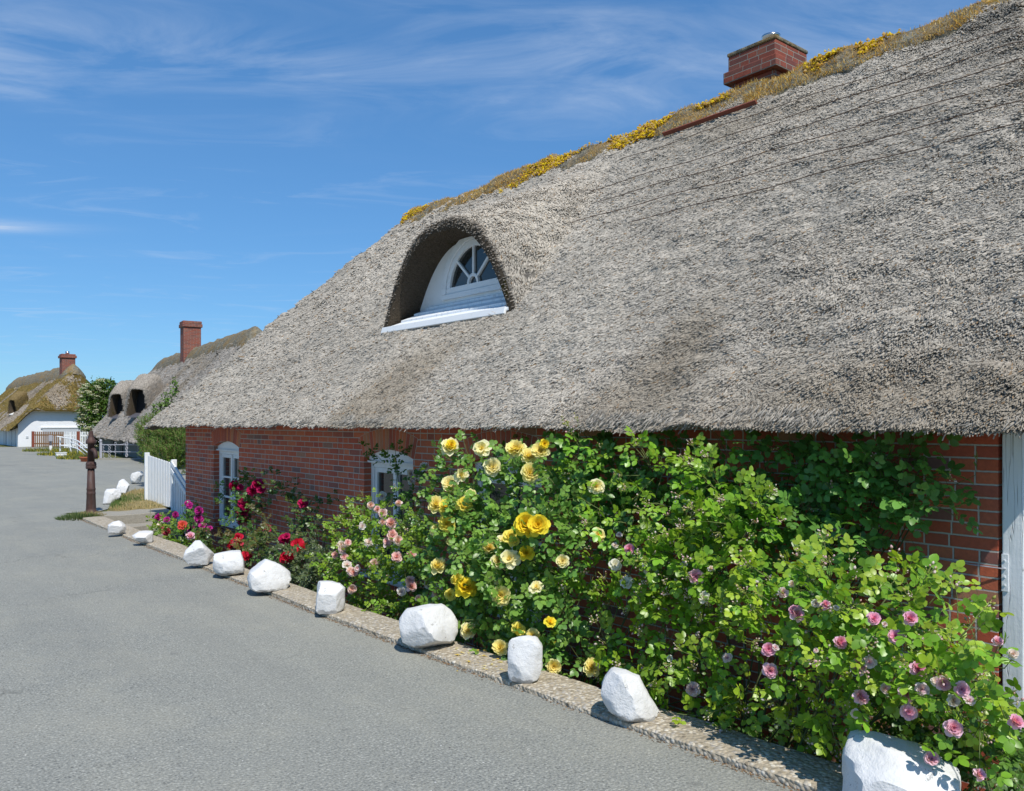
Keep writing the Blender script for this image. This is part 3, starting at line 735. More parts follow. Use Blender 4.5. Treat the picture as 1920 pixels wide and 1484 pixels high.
# --- ridge of turf, board, binding wires
ny, na = 150, 14; V = []; F = []
yrd = np.linspace(1.6, 12.28, ny)
for j, y in enumerate(yrd):
    endf = min(1, (12.34 - y) / .5) ** .5
    for i in range(na):
        a = math.pi * (i / (na - 1)) - .0
        lump = float(fbm(np.array([math.cos(a) * .4, y, math.sin(a) * .4]), 2.6, 17, 3)) - .5
        rx = (.30 + .25 * lump) * endf; x_ = 3.63 - rx * math.cos(a)
        V.append((EX + x_, y, float(rf.main(np.array(x_), np.array(y))) - .04 + (.11 + .22 * lump) * math.sin(a) ** .55 * endf))
for j in range(ny - 1):
    for i in range(na - 1): F.append((j * na + i, j * na + i + 1, (j + 1) * na + i + 1, (j + 1) * na + i))
ridge = mk('ridge', V, F, M['turf'], roof, smooth=True)
rb = MB()
for ya_, yb_ in ((4.93, 6.15),):
    rb.beam((EX + 3.63 - .40, ya_, rf.ez + 3.63 - .375), (EX + 3.63 - .40, yb_, rf.ez + 3.63 - .375), .02, .045, up=(-1, 0, 1))
rb.build('ridge_board', M['redwood'], roof)
for k, (off, y0_, y1_) in enumerate([(.60, 1.8, 6.6), (.82, 1.6, 5.2), (1.03, 1.6, 6.9), (1.26, 1.6, 6.3), (1.49, 1.6, 6.6), (1.72, 1.6, 5.4)]):
    pts = []
    for y in np.linspace(y0_, y1_, 40):
        x = 3.63 - off + .006 * math.sin(y * 3 + k); z = float(rf.main(np.array(x), np.array(y)))
        pts.append((EX + x - .030, y, z + .026 + .007 * math.sin(5 * y + 2 * k)))
    mb = MB(); mb.tube(pts, .0038, 5); mb.build('binding_wire', M['darkwood'], roof)
# --- chimney
cx0, cx1, cy0, cy1 = 8.0, 8.68, 5.24, 5.91
ch = MB(); ch.box((cx0 + .05, cy0 + .05, 4.2), (cx1 - .05, cy1 - .05, 5.58)).box((cx0 - .02, cy0 - .02, 5.582), (cx1 + .02, cy1 + .02, 5.72)).box((cx0 + .02, cy0 + .02, 5.722), (cx1 - .02, cy1 - .02, 5.90))
chim = ch.build('chimney', M['brick_chimney'], cot); bevel(chim, .012)
cp = MB(); cp.box((cx0 + .01, cy0 + .01, 5.902), (cx1 - .01, cy1 - .01, 5.945)); bevel(cp.build('mortar_cap', M['turf'], chim), .012)
fl = MB(); fl.lathe([(.10, 5.946), (.10, 6.10), (.106, 6.105), (.106, 6.125), (.095, 6.125), (.09, 6.05)], 8.36, 5.54, 24); fl.build('flue_pipe', M['steel'], chim, smooth=True)

# --- dry grass and stonecrop growing on the ridge
def blades(P, H, Wd, lean, C, seed=1, up=None):
    r = np.random.default_rng(seed); n = len(P); a = r.uniform(0, 6.283, n); ln = r.uniform(0, 1, n) * lean
    U = np.tile(np.array([0, 0, 1.0]), (n, 1)) if up is None else up
    D = nrm(U + np.stack([np.cos(a) * ln, np.sin(a) * ln, np.zeros(n)], -1)); b = r.uniform(0, 6.283, n); S = np.stack([np.cos(b), np.sin(b), np.zeros(n)], -1)
    p0, p1 = P - S * Wd[:, None], P + S * Wd[:, None]; mid = P + D * (H * .55)[:, None]
    D2 = nrm(D + np.stack([np.cos(a) * ln, np.sin(a) * ln, -np.abs(ln) * .6], -1)); tip = mid + D2 * (H * .45)[:, None]
    V = np.stack([p0, p1, mid + S * (Wd * .7)[:, None], mid - S * (Wd * .7)[:, None], tip], 1).reshape(-1, 3)
    f = np.array([(0, 1, 2), (0, 2, 3), (3, 2, 4)]); return V, (np.arange(n)[:, None, None] * 5 + f[None]).reshape(-1, 3), np.repeat(C, 5, 0)
def ridge_pts(n, a0, a1, seed, thr, ns, far_=0.0):
    r = np.random.default_rng(seed); y = r.uniform(1.7, 12.2, n); a = r.uniform(a0, a1, n)
    lump = fbm(np.stack([np.cos(a) * .4, y, np.sin(a) * .4], -1), 2.6, 17, 3) - .5
    endf = np.minimum(1, (12.34 - y) / .5) ** .5
    x_ = 3.63 - (.30 + .25 * lump) * endf * np.cos(a)
    P = np.stack([EX + x_, y, rf.main(x_, y) - .04 + (.11 + .22 * lump) * np.abs(np.sin(a)) ** .55 * endf], -1)
    m = fbm(P, 1.15, ns, 2) + r.uniform(-.06, .06, n) > thr + far_ * np.clip((y - 4.6) / 3, 0, 1)
    return P[m], r
P, r_ = ridge_pts(34000, .2, 2.2, 3, .40, 71); n = len(P)
tint = r_.uniform(.6, 1.25, n)[:, None] * np.array([(.72, .50, .17), (.70, .42, .11), (.76, .60, .28), (.50, .30, .10)])[r_.integers(0, 4, n)]
V, F, C = blades(P - np.array([0, 0, .01]), r_.uniform(.02, .065, n) * (.4 + vnoise(P, 3.0, 15)), np.full(n, .0035), 1.7, tint, 3)
tag(mk('dry_grass', V, F, M['grass'], col=C), 'straw coloured dry grass growing along the roof ridge', 'grass', kind='stuff')
P, r_ = ridge_pts(36000, .0, 1.25, 8, .50, 91, .115)
m = (vnoise(P, 2.2, 5) > .36); P = P[m]; n = len(P)
P = P + r_.normal(0, .014, (n, 3)) + np.array([-.012, 0, .012])
cols = [(.72, .52, .015), (.80, .62, .03), (.62, .42, .03), (.34, .26, .04), (.50, .30, .09), (.58, .40, .16)]
V, F, C = shards(P, .019, cols, 1.0, 8)
tag(mk('yellow_stonecrop', V, F, M['petal'], col=C), 'yellow flowering stonecrop in patches on the roof ridge', 'ground cover', kind='stuff')

# ================================================================== second cottage (grey brown thatch)
ang = R(6.5); ayv = (math.sin(ang), math.cos(ang)); axv = (math.cos(ang), -math.sin(ang)); O2 = (9.03, 34.5)
h2 = thing('thatched_cottage', 'low cottage with plain grey brown thatch and two dark eyebrow dormers beyond the pine', 'house', (12.5, 44, 0))
def sect(px, py, O, ax_, ay_, ez, sl_):
    r = ray(px, py); a1 = (r.x * ax_[0] + r.y * ax_[1]); o1 = -(O[0] * ax_[0] + O[1] * ax_[1])
    k = (ez + sl_ * o1 - EYE) / (r.z - sl_ * a1); p = Vector((0, 0, EYE)) + r * k
    return (p.x - O[0]) * ax_[0] + (p.y - O[1]) * ax_[1], (p.x - O[0]) * ay_[0] + (p.y - O[1]) * ay_[1], p.z
r2 = Roof(.85, 1.17, 3.72, -6.0, .85, 1.6, 20.0, .85, 2.3, rough=.06, seed=9)
roof2, W2 = build_roof(r2, (O2, axv, ayv), M['thatch_far'], h2, .14, .05)
V, F, C = reeds(r2, W2, 26000, -3.0, 19.6, 61, ref=60, base=(.335, .305, .265)); tag(mk('reed_stems', V, F, M['reed'], roof2, col=C), kind='stuff')
def skew_dormer(C, nx_, wd, ht, thk, back, parent, mat, cut, sillmat, panel, reedc=(.32, .29, .25)):
    """arched thatch hood with a deep dark opening; C sill centre, looks along the level direction nx_"""
    C = np.array(C); nv = nrm(np.array([nx_[0], nx_[1], 0.0])); sv = np.array([-nv[1], nv[0], 0.0]); up = np.array([0, 0, 1.0])
    th = np.linspace(-1, 1, 33)
    def arc(w_, h_, off, dz=0.0, flare=0.0):
        x = th * w_ / 2; r_ = np.abs(th); z = h_ * (1 - r_ ** 6.5) ** .8; x = x * (1 + flare * (1 - z / h_))
        return C + np.outer(x, sv) + np.outer(z + dz, up) + nv * off
    rows = [arc(wd + 5.2 * thk, ht + .9 * thk, -back, .5 * back, .25), arc(wd + 3.6 * thk, ht + 1.3 * thk, -back * .45, .22 * back, .3), arc(wd + 2.0 * thk, ht + thk, -.06, 0, .18), arc(wd + 1.2 * thk, ht + .6 * thk, .0, 0, .1), arc(wd, ht, -.02), arc(wd * .94, ht * .97, -.75)]
    V = np.concatenate(rows); V += (fbm(V, 1.6, 7, 2) - .5)[:, None] * np.array([.10, .10, .10]); V[4 * 33:] = np.concatenate(rows[4:])
    def fs(a, b): return [(r_ * 33 + k, r_ * 33 + k + 1, (r_ + 1) * 33 + k + 1, (r_ + 1) * 33 + k) for r_ in range(a, b) for k in range(32)]
    d_ = mk('dormer', V, fs(0, 3), mat, parent, smooth=True)
    rr_ = np.random.default_rng(int(abs(C[1] * 100))); n_ = 2600; gi = rr_.integers(0, 3, n_); gk = rr_.integers(0, 32, n_); fu, fv = rr_.uniform(0, 1, (2, n_, 1))
    VG = V[:4 * 33].reshape(4, 33, 3); a_, b_, c_, e_ = VG[gi, gk], VG[gi, gk + 1], VG[gi + 1, gk], VG[gi + 1, gk + 1]
    Pp = a_ * (1 - fu) * (1 - fv) + b_ * fu * (1 - fv) + c_ * (1 - fu) * fv + e_ * fu * fv; Np = nrm(np.cross(b_ - a_, c_ - a_)); Np *= np.sign((Np * (Pp - (C + up * .3))).sum(1))[:, None]
    Dp = nrm(nrm(c_ - a_) + Np * .15 - up * .25 + rr_.normal(0, .2, (n_, 3))); Lp = rr_.uniform(.08, .2, n_)
    Vs, Fs = tri_prism(Pp - Dp * .08, Dp, Np, Lp, np.full(n_, .022), .8, False)
    tag(mk('reed_stems', Vs, Fs, M['reed'], d_, col=np.repeat(rr_.uniform(.55, 1.2, (n_, 1)) * np.array(reedc), 6, 0)), kind='stuff')
    mk('reveal', np.concatenate(rows[3:]), [tuple(q) for q in [(r_ * 33 + k, r_ * 33 + k + 1, (r_ + 1) * 33 + k + 1, (r_ + 1) * 33 + k) for r_ in range(2) for k in range(32)]], cut, d_, smooth=True)
    mk('pane', arc(wd * .95, ht * .98, -.72), [tuple(range(33))], panel, d_)  # flat dark panel, its colour stands in for the unlit dormer interior
    mb = MB()
    for q in range(4):
        a, b = .04 - q * .19, .04 - q * .19 - .22; za, zb_ = q * .05 - .03, q * .05 + .0
        pp = [C + sv * sx * wd * .5 + nv * o_ + up * z_ for sx, o_, z_ in ((-1, a, za), (1, a, za), (1, b, zb_), (-1, b, zb_))]
        mb.add(pp + [p - up * .05 for p in pp], [(0, 1, 2, 3), (4, 5, 1, 0), (7, 6, 5, 4), (1, 5, 6, 2), (4, 0, 3, 7)])
    mb.build('sill', sillmat, d_)
for pxd, pyd, wpx in ((223, 783, 23), (262, 781, 31)):
    a_, b_, z_ = sect(pxd, pyd, O2, axv, ayv, .85, 1.17); c_ = W2(np.array(a_ - .12), np.array(b_), np.array(z_ + .02))
    d_ = c_[0] * SY + c_[1] * CY
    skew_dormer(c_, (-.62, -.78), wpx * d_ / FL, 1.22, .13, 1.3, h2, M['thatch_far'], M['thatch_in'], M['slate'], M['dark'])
def block(W, x0, x1, y0, y1, z0, z1):
    P = W(np.array([x0, x1, x1, x0] * 2, float), np.array([y0, y0, y1, y1] * 2, float), np.array([z0] * 4 + [z1] * 4, float)); return P, BOXF
mb = MB(); mb.add(*block(W2, .55, 6.9, -5.4, 19.3, -.1, 1.02)); mb.build('wall', M['greywall'], h2)
for yc2, wd in ((2.6, .9), (9.5, 1.0), (13.0, 1.0)):
    mb = MB(); mb.add(*block(W2, .50, .548, yc2 - wd / 2, yc2 + wd / 2, -.08, .86)); dr = mb.build('door' if yc2 < 5 else 'window', M['redwood'] if yc2 < 5 else M['dark'], h2)
# ridge roll and chimney
def ridge_roll(rf_, W, mat, parent, y0, y1, rx, rz, seed):
    V = []; F = []; na = 9; yy_ = np.linspace(y0, y1, 60)
    for y in yy_:
        e_ = min(1, (y - y0 + .02) / .4, (y1 - y + .02) / .4) ** .5
        for i in range(na):
            a = math.pi * i / (na - 1); lp = float(fbm(np.array([i * .3, y, seed * 1.0]), 1.2, seed, 2)) - .5
            xx_ = rf_.xr - rx * (1 + lp * .5) * e_ * math.cos(a); zz = float(rf_.main(np.array(xx_), np.array(y))) - .05 + (rz + .22 * lp) * math.sin(a) ** .6 * e_
            V.append(W(np.array(xx_), np.array(y), np.array(zz)))
    for j in range(59):
        for i in range(na - 1): F.append((j * na + i, j * na + i + 1, (j + 1) * na + i + 1, (j + 1) * na + i))
    return mk('ridge', np.array(V), F, mat, parent, smooth=True)
ridge_roll(r2, W2, M['turf'], roof2, -3.6, 18.2, .55, .26, 4)
pc = PD(355, 640, 41.5); ly = (pc.x - O2[0]) * ayv[0] + (pc.y - O2[1]) * ayv[1]; lx = r2.xr - .15
mb = MB(); mb.add(*block(W2, lx - .42, lx + .42, ly - .42, ly + .42, 4.2, 6.35)); mb.add(*block(W2, lx - .48, lx + .48, ly - .48, ly + .48, 6.352, 6.52)); mb.add(*block(W2, lx - .45, lx + .45, ly - .45, ly + .45, 6.522, 6.66))
bevel(mb.build('chimney', M['brick_chimney'], h2), .02)

# ================================================================== third cottage (white, mossy thatch)
h3 = thing('thatched_cottage', 'white plastered cottage with orange mossy thatch at the far end of the road', 'house', (12, 70, 0))
O3 = (8.1, 60.7); f3 = (O3, (1, 0), (0, 1))
d3 = sect(27, 776, O3, (1, 0), (0, 1), 1.1, 1.02)
r3 = Roof(1.1, 1.02, 4.1, 0.0, 2.35, 1.45, 30.0, 1.1, 1.3, rough=.08, seed=23)
roof3, W3 = build_roof(r3, f3, M['thatch_moss'], h3, .16, .06)
V, F, C = reeds(r3, W3, 24000, .1, 26.0, 62, ref=90, base=(.31, .265, .21), moss=(.42, [(.17, .115, .03), (.20, .135, .035), (.12, .10, .025), (.22, .165, .06)])); tag(mk('reed_stems', V, F, M['reed'], roof3, col=C), kind='stuff')
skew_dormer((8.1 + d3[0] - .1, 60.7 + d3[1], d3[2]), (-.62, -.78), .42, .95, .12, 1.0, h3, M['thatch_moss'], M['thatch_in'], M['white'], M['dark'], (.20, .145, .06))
# walls: gable end facing the road follows the roof line
mb = MB(); x0, x1, yf, ybk = 8.62, 15.3, 61.15, 90.2
prof = [(x0, -.05), (x0, 1.45), (x0 + .35, 1.85), (x0 + .75, 2.25), (x0 + 1.1, 2.5), (x1 - 1.1, 2.5), (x1 - .75, 2.25), (x1 - .35, 1.85), (x1, 1.45), (x1, -.05)]
V = [(x, yf, z) for x, z in prof] + [(x, ybk, z) for x, z in prof]; n = len(prof)
mb.add(V, [tuple(range(n)), tuple(range(2 * n - 1, n - 1, -1))] + [(i, n + i, n + (i + 1) % n, (i + 1) % n) for i in range(n)])
mb.build('wall', M['whitewall'], h3)
for q, (ya_, yb_) in enumerate(((62.0, 63.2), (63.5, 64.8), (66.0, 67.2))):
    mb = MB(); mb.box((8.57, ya_, 0), (8.618, yb_, 1.12)); mb.box((8.55, ya_, 1.12), (8.618, yb_, 1.18)); mb.build('door', M['greydoor'], h3)
mb = MB(); mb.box((10.0, 61.10, 0), (12.3, 61.148, 1.18)); gd = mb.build('garage_door', M['greydoor'], h3); mb = MB(); mb.box((9.9, 61.06, 1.182), (12.4, 61.148, 1.26)); mb.build('lintel', M['white'], gd)
mb = MB(); mb.box((9.06, 61.12, .55), (9.2, 61.148, .68)); mb.build('vent', M['greydoor'], h3)
ridge_roll(r3, W3, M['turf'], roof3, 1.7, 27.4, .8, .42, 12)
pc = PD(127, 680, 57.5); mb = MB(); xq, yq = 12.0, 64.0
mb.box((xq - .42, yq - .42, 4.4), (xq + .42, yq + .42, 6.02)).box((xq - .5, yq - .5, 6.022), (xq + .5, yq + .5, 6.2)).box((xq - .44, yq - .44, 6.202), (xq + .44, yq + .44, 6.30))
c3 = mb.build('chimney', M['brick_chimney'], h3); bevel(c3, .02)
mb = MB(); mb.lathe([(.13, 6.302), (.13, 6.5), (.11, 6.5), (.1, 6.4)], xq, yq, 14); mb.build('flue_pipe', M['steel'], c3, smooth=True)

# ================================================================== white painted rocks
OUT = {}
def outl(key, pts, k, ox, oy): OUT[key] = [(x / k + ox, y / k + oy) for x, y in pts]
outl('a', [(385, 1160), (440, 1120), (510, 1105), (570, 1130), (615, 1200), (620, 1260), (540, 1290), (450, 1290), (380, 1265)], 7.067, 150, 820)
outl('b', [(705, 1300), (760, 1265), (810, 1235), (880, 1215), (960, 1255), (1000, 1310), (985, 1380), (930, 1405), (820, 1395), (740, 1350)], 7.067, 150, 820)
outl('c', [(55, 985), (75, 890), (110, 865), (170, 870), (215, 920), (265, 970), (265, 1015), (220, 1035), (130, 1045), (90, 1030)], 3.71, 330, 780)
outl('d', [(262, 1060), (270, 960), (320, 945), (445, 945), (468, 1010), (468, 1085), (330, 1108), (290, 1100)], 3.71, 330, 780)
outl('e', [(505, 1130), (520, 1060), (560, 1010), (620, 1000), (720, 1040), (800, 1105), (800, 1150), (770, 1215), (650, 1218), (560, 1215), (520, 1190)], 3.71, 330, 780)
outl('f', [(975, 1345), (985, 1155), (1060, 1155), (1140, 1170), (1175, 1200), (1170, 1355), (1110, 1370), (990, 1368)], 3.71, 330, 780)
outl('g', [(432, 1085), (480, 1015), (560, 998), (680, 1000), (740, 1040), (775, 1110), (760, 1170), (735, 1225), (660, 1232), (580, 1235), (510, 1222), (460, 1195), (445, 1130)], 2.967, 600, 800)
outl('h', [(1025, 1310), (1030, 1230), (1060, 1180), (1120, 1165), (1210, 1180), (1240, 1220), (1240, 1340), (1215, 1405), (1160, 1425), (1050, 1415), (1025, 1390)], 2.967, 600, 800)
outl('i', [(60, 350), (75, 290), (110, 255), (170, 262), (235, 285), (270, 360), (315, 435), (300, 462), (240, 468), (160, 458), (70, 425)], 2.341, 1100, 1150)
outl('j', [(1130, 690), (1165, 600), (1210, 580), (1270, 580), (1420, 615), (1610, 690), (1612, 780), (1600, 870), (1500, 900), (1250, 900), (1135, 880), (1130, 760)], 2.341, 1100, 1150)
outl('k', [(315, 870), (335, 720), (360, 690), (450, 680), (530, 695), (535, 760), (500, 835), (420, 882), (350, 886)], 7.067, 150, 820)
outl('l', [(490, 660), (520, 580), (580, 545), (640, 560), (670, 620), (660, 690), (620, 745), (560, 760), (500, 750)], 7.067, 150, 820)
outl('m', [(660, 560), (690, 480), (760, 455), (810, 450), (845, 490), (815, 530), (800, 590), (730, 620), (680, 615)], 7.067, 150, 820)
def rock(key, label, seed, zb=.036, depth=.85, boxy=None):
    boxy = boxy or (6.5 if key in 'dfjk' else 3.2); fl = .10 if key in 'dfjk' else 0.0
    """solid stone with the measured outline, its own depth and broken facets"""
    pts = OUT[key]; xs_ = [p[0] for p in pts]; ys_ = [p[1] for p in pts]; r = random.Random(seed)
    g = np.array(G((min(xs_) + max(xs_)) / 2, max(ys_), zb)); d = g[0] * SY + g[1] * CY; u0 = (min(xs_) + max(xs_)) / 2
    rt = np.array([CY, -SY, 0]); vw = ray(u0, 790); vw = nrm(np.array([vw.x, vw.y, 0.0])); rt = np.array([vw[1], -vw[0], 0])
    wd = (max(xs_) - min(xs_)) * d / FL; ht = (max(ys_) - min(ys_)) * d / FL; dp = min(wd * depth, .36)
    L = np.array([((x - u0) * d / FL, (max(ys_) - y) * d / FL) for x, y in pts])
    n = 44; cl_ = np.vstack([L, L[:1]]); sl_ = np.concatenate([[0], np.cumsum(np.hypot(*np.diff(cl_, axis=0).T))]); tt = np.linspace(0, sl_[-1], n, endpoint=False)
    Q = np.stack([np.interp(tt, sl_, cl_[:, 0]), np.interp(tt, sl_, cl_[:, 1])], 1)
    c = np.array([Q[:, 0].mean(), ht * .38]); m = 19; V = []; F = []
    T = np.sin(np.linspace(-math.pi / 2, math.pi / 2, m)) * .999
    for t_ in T:
        s_ = max(.02, (1 - abs(t_) ** boxy) ** (1 / boxy)); R_ = c + (Q - c) * s_
        for q in R_: V.append((q[0], t_ * dp / 2, q[1]))
    for a in range(m - 1):
        for k in range(n): F.append((a * n + k, a * n + (k + 1) % n, (a + 1) * n + (k + 1) % n, (a + 1) * n + k))
    F += [tuple(range(n - 1, -1, -1)), tuple((m - 1) * n + k for k in range(n))]
    B = np.array(V); ctr = np.array([c[0], 0, c[1]]); sc = np.array([wd, dp, ht]) / 2
    U = (B - ctr) / sc
    for _ in range(11):
        dv = np.array([r.gauss(0, .75), -abs(r.gauss(.9, .4)) if r.random() < .8 else r.gauss(.5, .5), r.gauss(.15, .6)]); dv /= np.linalg.norm(dv)
        mx = (U @ dv).max(); lim = mx * r.uniform(.62 + fl, .88 + fl * .8); ex = np.maximum(U @ dv - lim, 0); U = U - np.outer(ex * .98, dv)
    nz = (fbm(U + seed * 3.1, 1.5, seed, 3) - .5) * .12 + (fbm(U + seed, 6, seed + 9, 2) - .5) * .06
    U = U + nrm(U) * nz[:, None]; B = ctr + U * sc
    B[:, 2] = np.maximum(B[:, 2], .0) * 1.0
    P = B[:, :1] * rt + B[:, 1:2] * vw + B[:, 2:3] * np.array([0, 0, 1.0]); ce = g + vw * dp * .14 - np.array([0, 0, .006])
    o = mk('painted_rock', P + ce, F, M['rock'], origin=ce, smooth=True)
    m_ = o.modifiers.new('edge', 'EDGE_SPLIT'); m_.split_angle = R(34)
    return tag(o, label, 'rock', 'white painted rocks edging the road')
for a in [
 ('a', 'small rounded white rock farthest along the kerb, just before the concrete step', 1),
 ('b', 'small pointed white rock on the kerb beside the pink and coral roses', 2),
 ('c', 'sharp peaked white rock on the kerb in front of the magenta roses', 3),
 ('d', 'squarish white rock with bare grey underside on the kerb left of red blooms', 4),
 ('e', 'broad rounded white boulder with a ragged lower edge beside the grey green shrub', 5),
 ('f', 'upright flat topped white drum shaped stone on the kerb', 6),
 ('g', 'wide white boulder with a dark chipped scar, between pink and yellow roses', 17),
 ('h', 'tall round topped white stone below the yellow rose', 8),
 ('i', 'big white rock sloping down to the right under the pink rambler', 29),
 ('j', 'largest white block cut off by the bottom edge of the picture', 10)]: rock(*a)
for a in [
 ('k', 'flat topped white rock at the road side of the dry verge, nearest the pump', 41),
 ('l', 'round white rock in the middle of the row beside the dry verge', 42),
 ('m', 'white rock at the far end of the verge row, near the picket gate', 43)]: rock(*a, zb=.002)

# ================================================================== verge, concrete steps, pump, gate
V = []; F = []; nx, ny = 16, 24
for j in range(ny + 1):
    y = 16.0 + 4.2 * j / ny
    xl = np.interp(y, [16.0, 17.2, 18.5, 20.3], [3.62, 3.95, 4.35, 5.2]); xr = np.interp(y, [16, 20.3], [5.0, 5.9])
    for i in range(nx + 1):
        x = xl + (xr - xl) * i / nx; e_ = math.sin(math.pi * min(1, i / 5 * .5)) if i < 5 else 1
        V.append((x, y, .006 + .05 * e_ * min(1, j / 2) + .03 * float(vnoise(np.array([x * 4, y * 4, 1.]), 1, 3)) * e_))
F = [(j * (nx + 1) + i, j * (nx + 1) + i + 1, (j + 1) * (nx + 1) + i + 1, (j + 1) * (nx + 1) + i) for j in range(ny) for i in range(nx)]
tag(mk('verge', V, F, M['verge'], smooth=True), kind='structure')
n = 9000; j = rng.uniform(0, 1, n); y = 16.05 + 4.1 * j
xl = np.interp(y, [16.0, 17.2, 18.5, 20.3], [3.64, 3.98, 4.38, 5.2]); x = xl + (np.interp(y, [16, 20.3], [5.0, 5.9]) - xl) * rng.uniform(0, 1, n)
P = np.stack([x, y, np.full(n, .04)], -1); gm = (vnoise(P, 1.6, 44) + rng.uniform(-.15, .15, n) > .55)
C = np.where(gm[:, None], np.array([[.12, .19, .05]]), np.array([[.50, .40, .20]])) * rng.uniform(.6, 1.3, (n, 1))
V, F, C = blades(P, rng.uniform(.03, .11, n), np.full(n, .004), 1.1, C, 5)
tag(mk('verge_grass', V, F, M['grass'], col=C), 'short dry yellow green grass on the verge before the picket gate', 'grass', kind='stuff')
def tuft(cx, cy, rx, ry, n, h, cols, name, label, cat, kind='stuff', seed=1, z=.0):
    r = np.random.default_rng(seed); a = r.uniform(0, 6.283, n); q = np.sqrt(r.uniform(0, 1, n))
    P = np.stack([cx + rx * q * np.cos(a), cy + ry * q * np.sin(a), np.full(n, z)], -1)
    C = np.array(cols)[r.integers(0, len(cols), n)] * r.uniform(.7, 1.3, (n, 1))
    V, F, C = blades(P, r.uniform(.4, 1.2, n) * h * (1.15 - .6 * q), np.full(n, .0045), 1.0, C, seed)
    return tag(mk(name, V, F, M['grass'], col=C, origin=(cx, cy, z)), label, cat, None, kind)
g = G(155, 972); tuft(g.x - .05, g.y + .05, .34, .42, 900, .12, [(.10, .16, .05), (.16, .20, .08), (.07, .12, .04)], 'weeds', 'green weeds on the asphalt at the foot of the iron pump', 'weeds', seed=5)
g = G(172, 975); tuft(3.32, 15.75, .22, .5, 500, .07, [(.30, .26, .12), (.40, .32, .15)], 'straw', 'bleached straw around the pump base and step corner', 'weeds', seed=6, z=.02)

def slab(x0, x1, y0, y1, z0, z1, label, seed):
    mb = MB(); nx_, ny_ = 14, 6
    top = [[(x0 + (x1 - x0) * i / nx_, y0 + (y1 - y0) * j / ny_) for i in range(nx_ + 1)] for j in range(ny_ + 1)]
    V = []; F = []
    for zz, sg in ((z1, 1), (z0, -1)):
        b = len(V)
        for row in top:
            for (x, y) in row:
                wob = .018 * (float(vnoise(np.array([x * 6, y * 6, seed + zz]), 1, seed)) - .5); V.append((x + wob, y + wob, zz + wob * (1 if sg > 0 else 0)))
        for j in range(ny_):
            for i in range(nx_):
                q = (b + j * (nx_ + 1) + i, b + j * (nx_ + 1) + i + 1, b + (j + 1) * (nx_ + 1) + i + 1, b + (j + 1) * (nx_ + 1) + i); F.append(q if sg > 0 else q[::-1])
    per = [i for i in range(nx_ + 1)] + [j * (nx_ + 1) + nx_ for j in range(1, ny_ + 1)] + [ny_ * (nx_ + 1) + i for i in range(nx_ - 1, -1, -1)] + [j * (nx_ + 1) for j in range(ny_ - 1, 0, -1)]
    N_ = (nx_ + 1) * (ny_ + 1)
    for k in range(len(per)): a, b_ = per[k], per[(k + 1) % len(per)]; F.append((a, N_ + a, N_ + b_, b_))
    o = mk('concrete_step', V, F, M['concrete'], origin=((x0 + x1) / 2, (y0 + y1) / 2, z0)); bevel(o, .012)
    return tag(o, label, 'step', 'concrete steps into the garden')
slab(3.42, 4.62, 15.30, 16.02, -.45, .03, 'upper worn concrete step between the iron pump and the picket gate', 3)
slab(3.46, 4.6, 14.86, 15.28, -.5, -.13, 'lower worn concrete step, one rise down towards the roses', 4)

# cast iron water pump
px0, py0 = 3.40, 16.12
pump = thing('water_pump', 'slim rusty cast iron hand pump standing at the kerb end by the concrete step', 'water pump', (px0, py0, 0))
mb = MB(); mb.lathe([(.125, -.01), (.125, .03), (.11, .045), (.085, .06), (.082, .10), (.072, .34), (.076, .35), (.076, .375), (.071, .385), (.071, .42), (.075, .43), (.075, .45), (.069, .46), (.058, .80)], px0, py0); mb.build('column', M['rust'], pump, smooth=True)
mb = MB(); mb.lathe([(.058, .801), (.085, .81), (.088, .825), (.088, .85), (.08, .86), (.088, .865), (.088, .89), (.07, .905), (.062, .93)], px0, py0)
for k in range(6):
    a = k * 1.047 + .3; mb.lathe([(.012, .80), (.014, .81), (.014, .91), (.01, .92)], px0 + .078 * math.cos(a), py0 + .078 * math.sin(a), 6)
mb.build('flange', M['rust'], pump)
mb = MB(); mb.lathe([(.060, .931), (.058, 1.24), (.085, 1.25), (.088, 1.265), (.088, 1.30), (.08, 1.31)], px0, py0); mb.build('cylinder', M['rust'], pump, smooth=True)
mb = MB(); mb.lathe([(.078, 1.311), (.05, 1.36), (.036, 1.42), (.03, 1.47), (.02, 1.475)], px0, py0, 16); mb.box((px0 - .02, py0 - .012, 1.47), (px0 - .008, py0 + .012, 1.54)).box((px0 + .006, py0 - .012, 1.47), (px0 + .018, py0 + .012, 1.53)); mb.build('cap', M['rust'], pump)
sx, sy = CY * .8 - SY * .5, -SY * .8 - CY * .5
mb = MB(); mb.tube([(px0 + sx * q, py0 + sy * q, z) for q, z in ((.04, 1.13), (.09, 1.135), (.13, 1.11), (.15, 1.06), (.152, .99))], [.045, .04, .036, .034, .036], 12); mb.build('spout', M['rust'], pump, smooth=True)

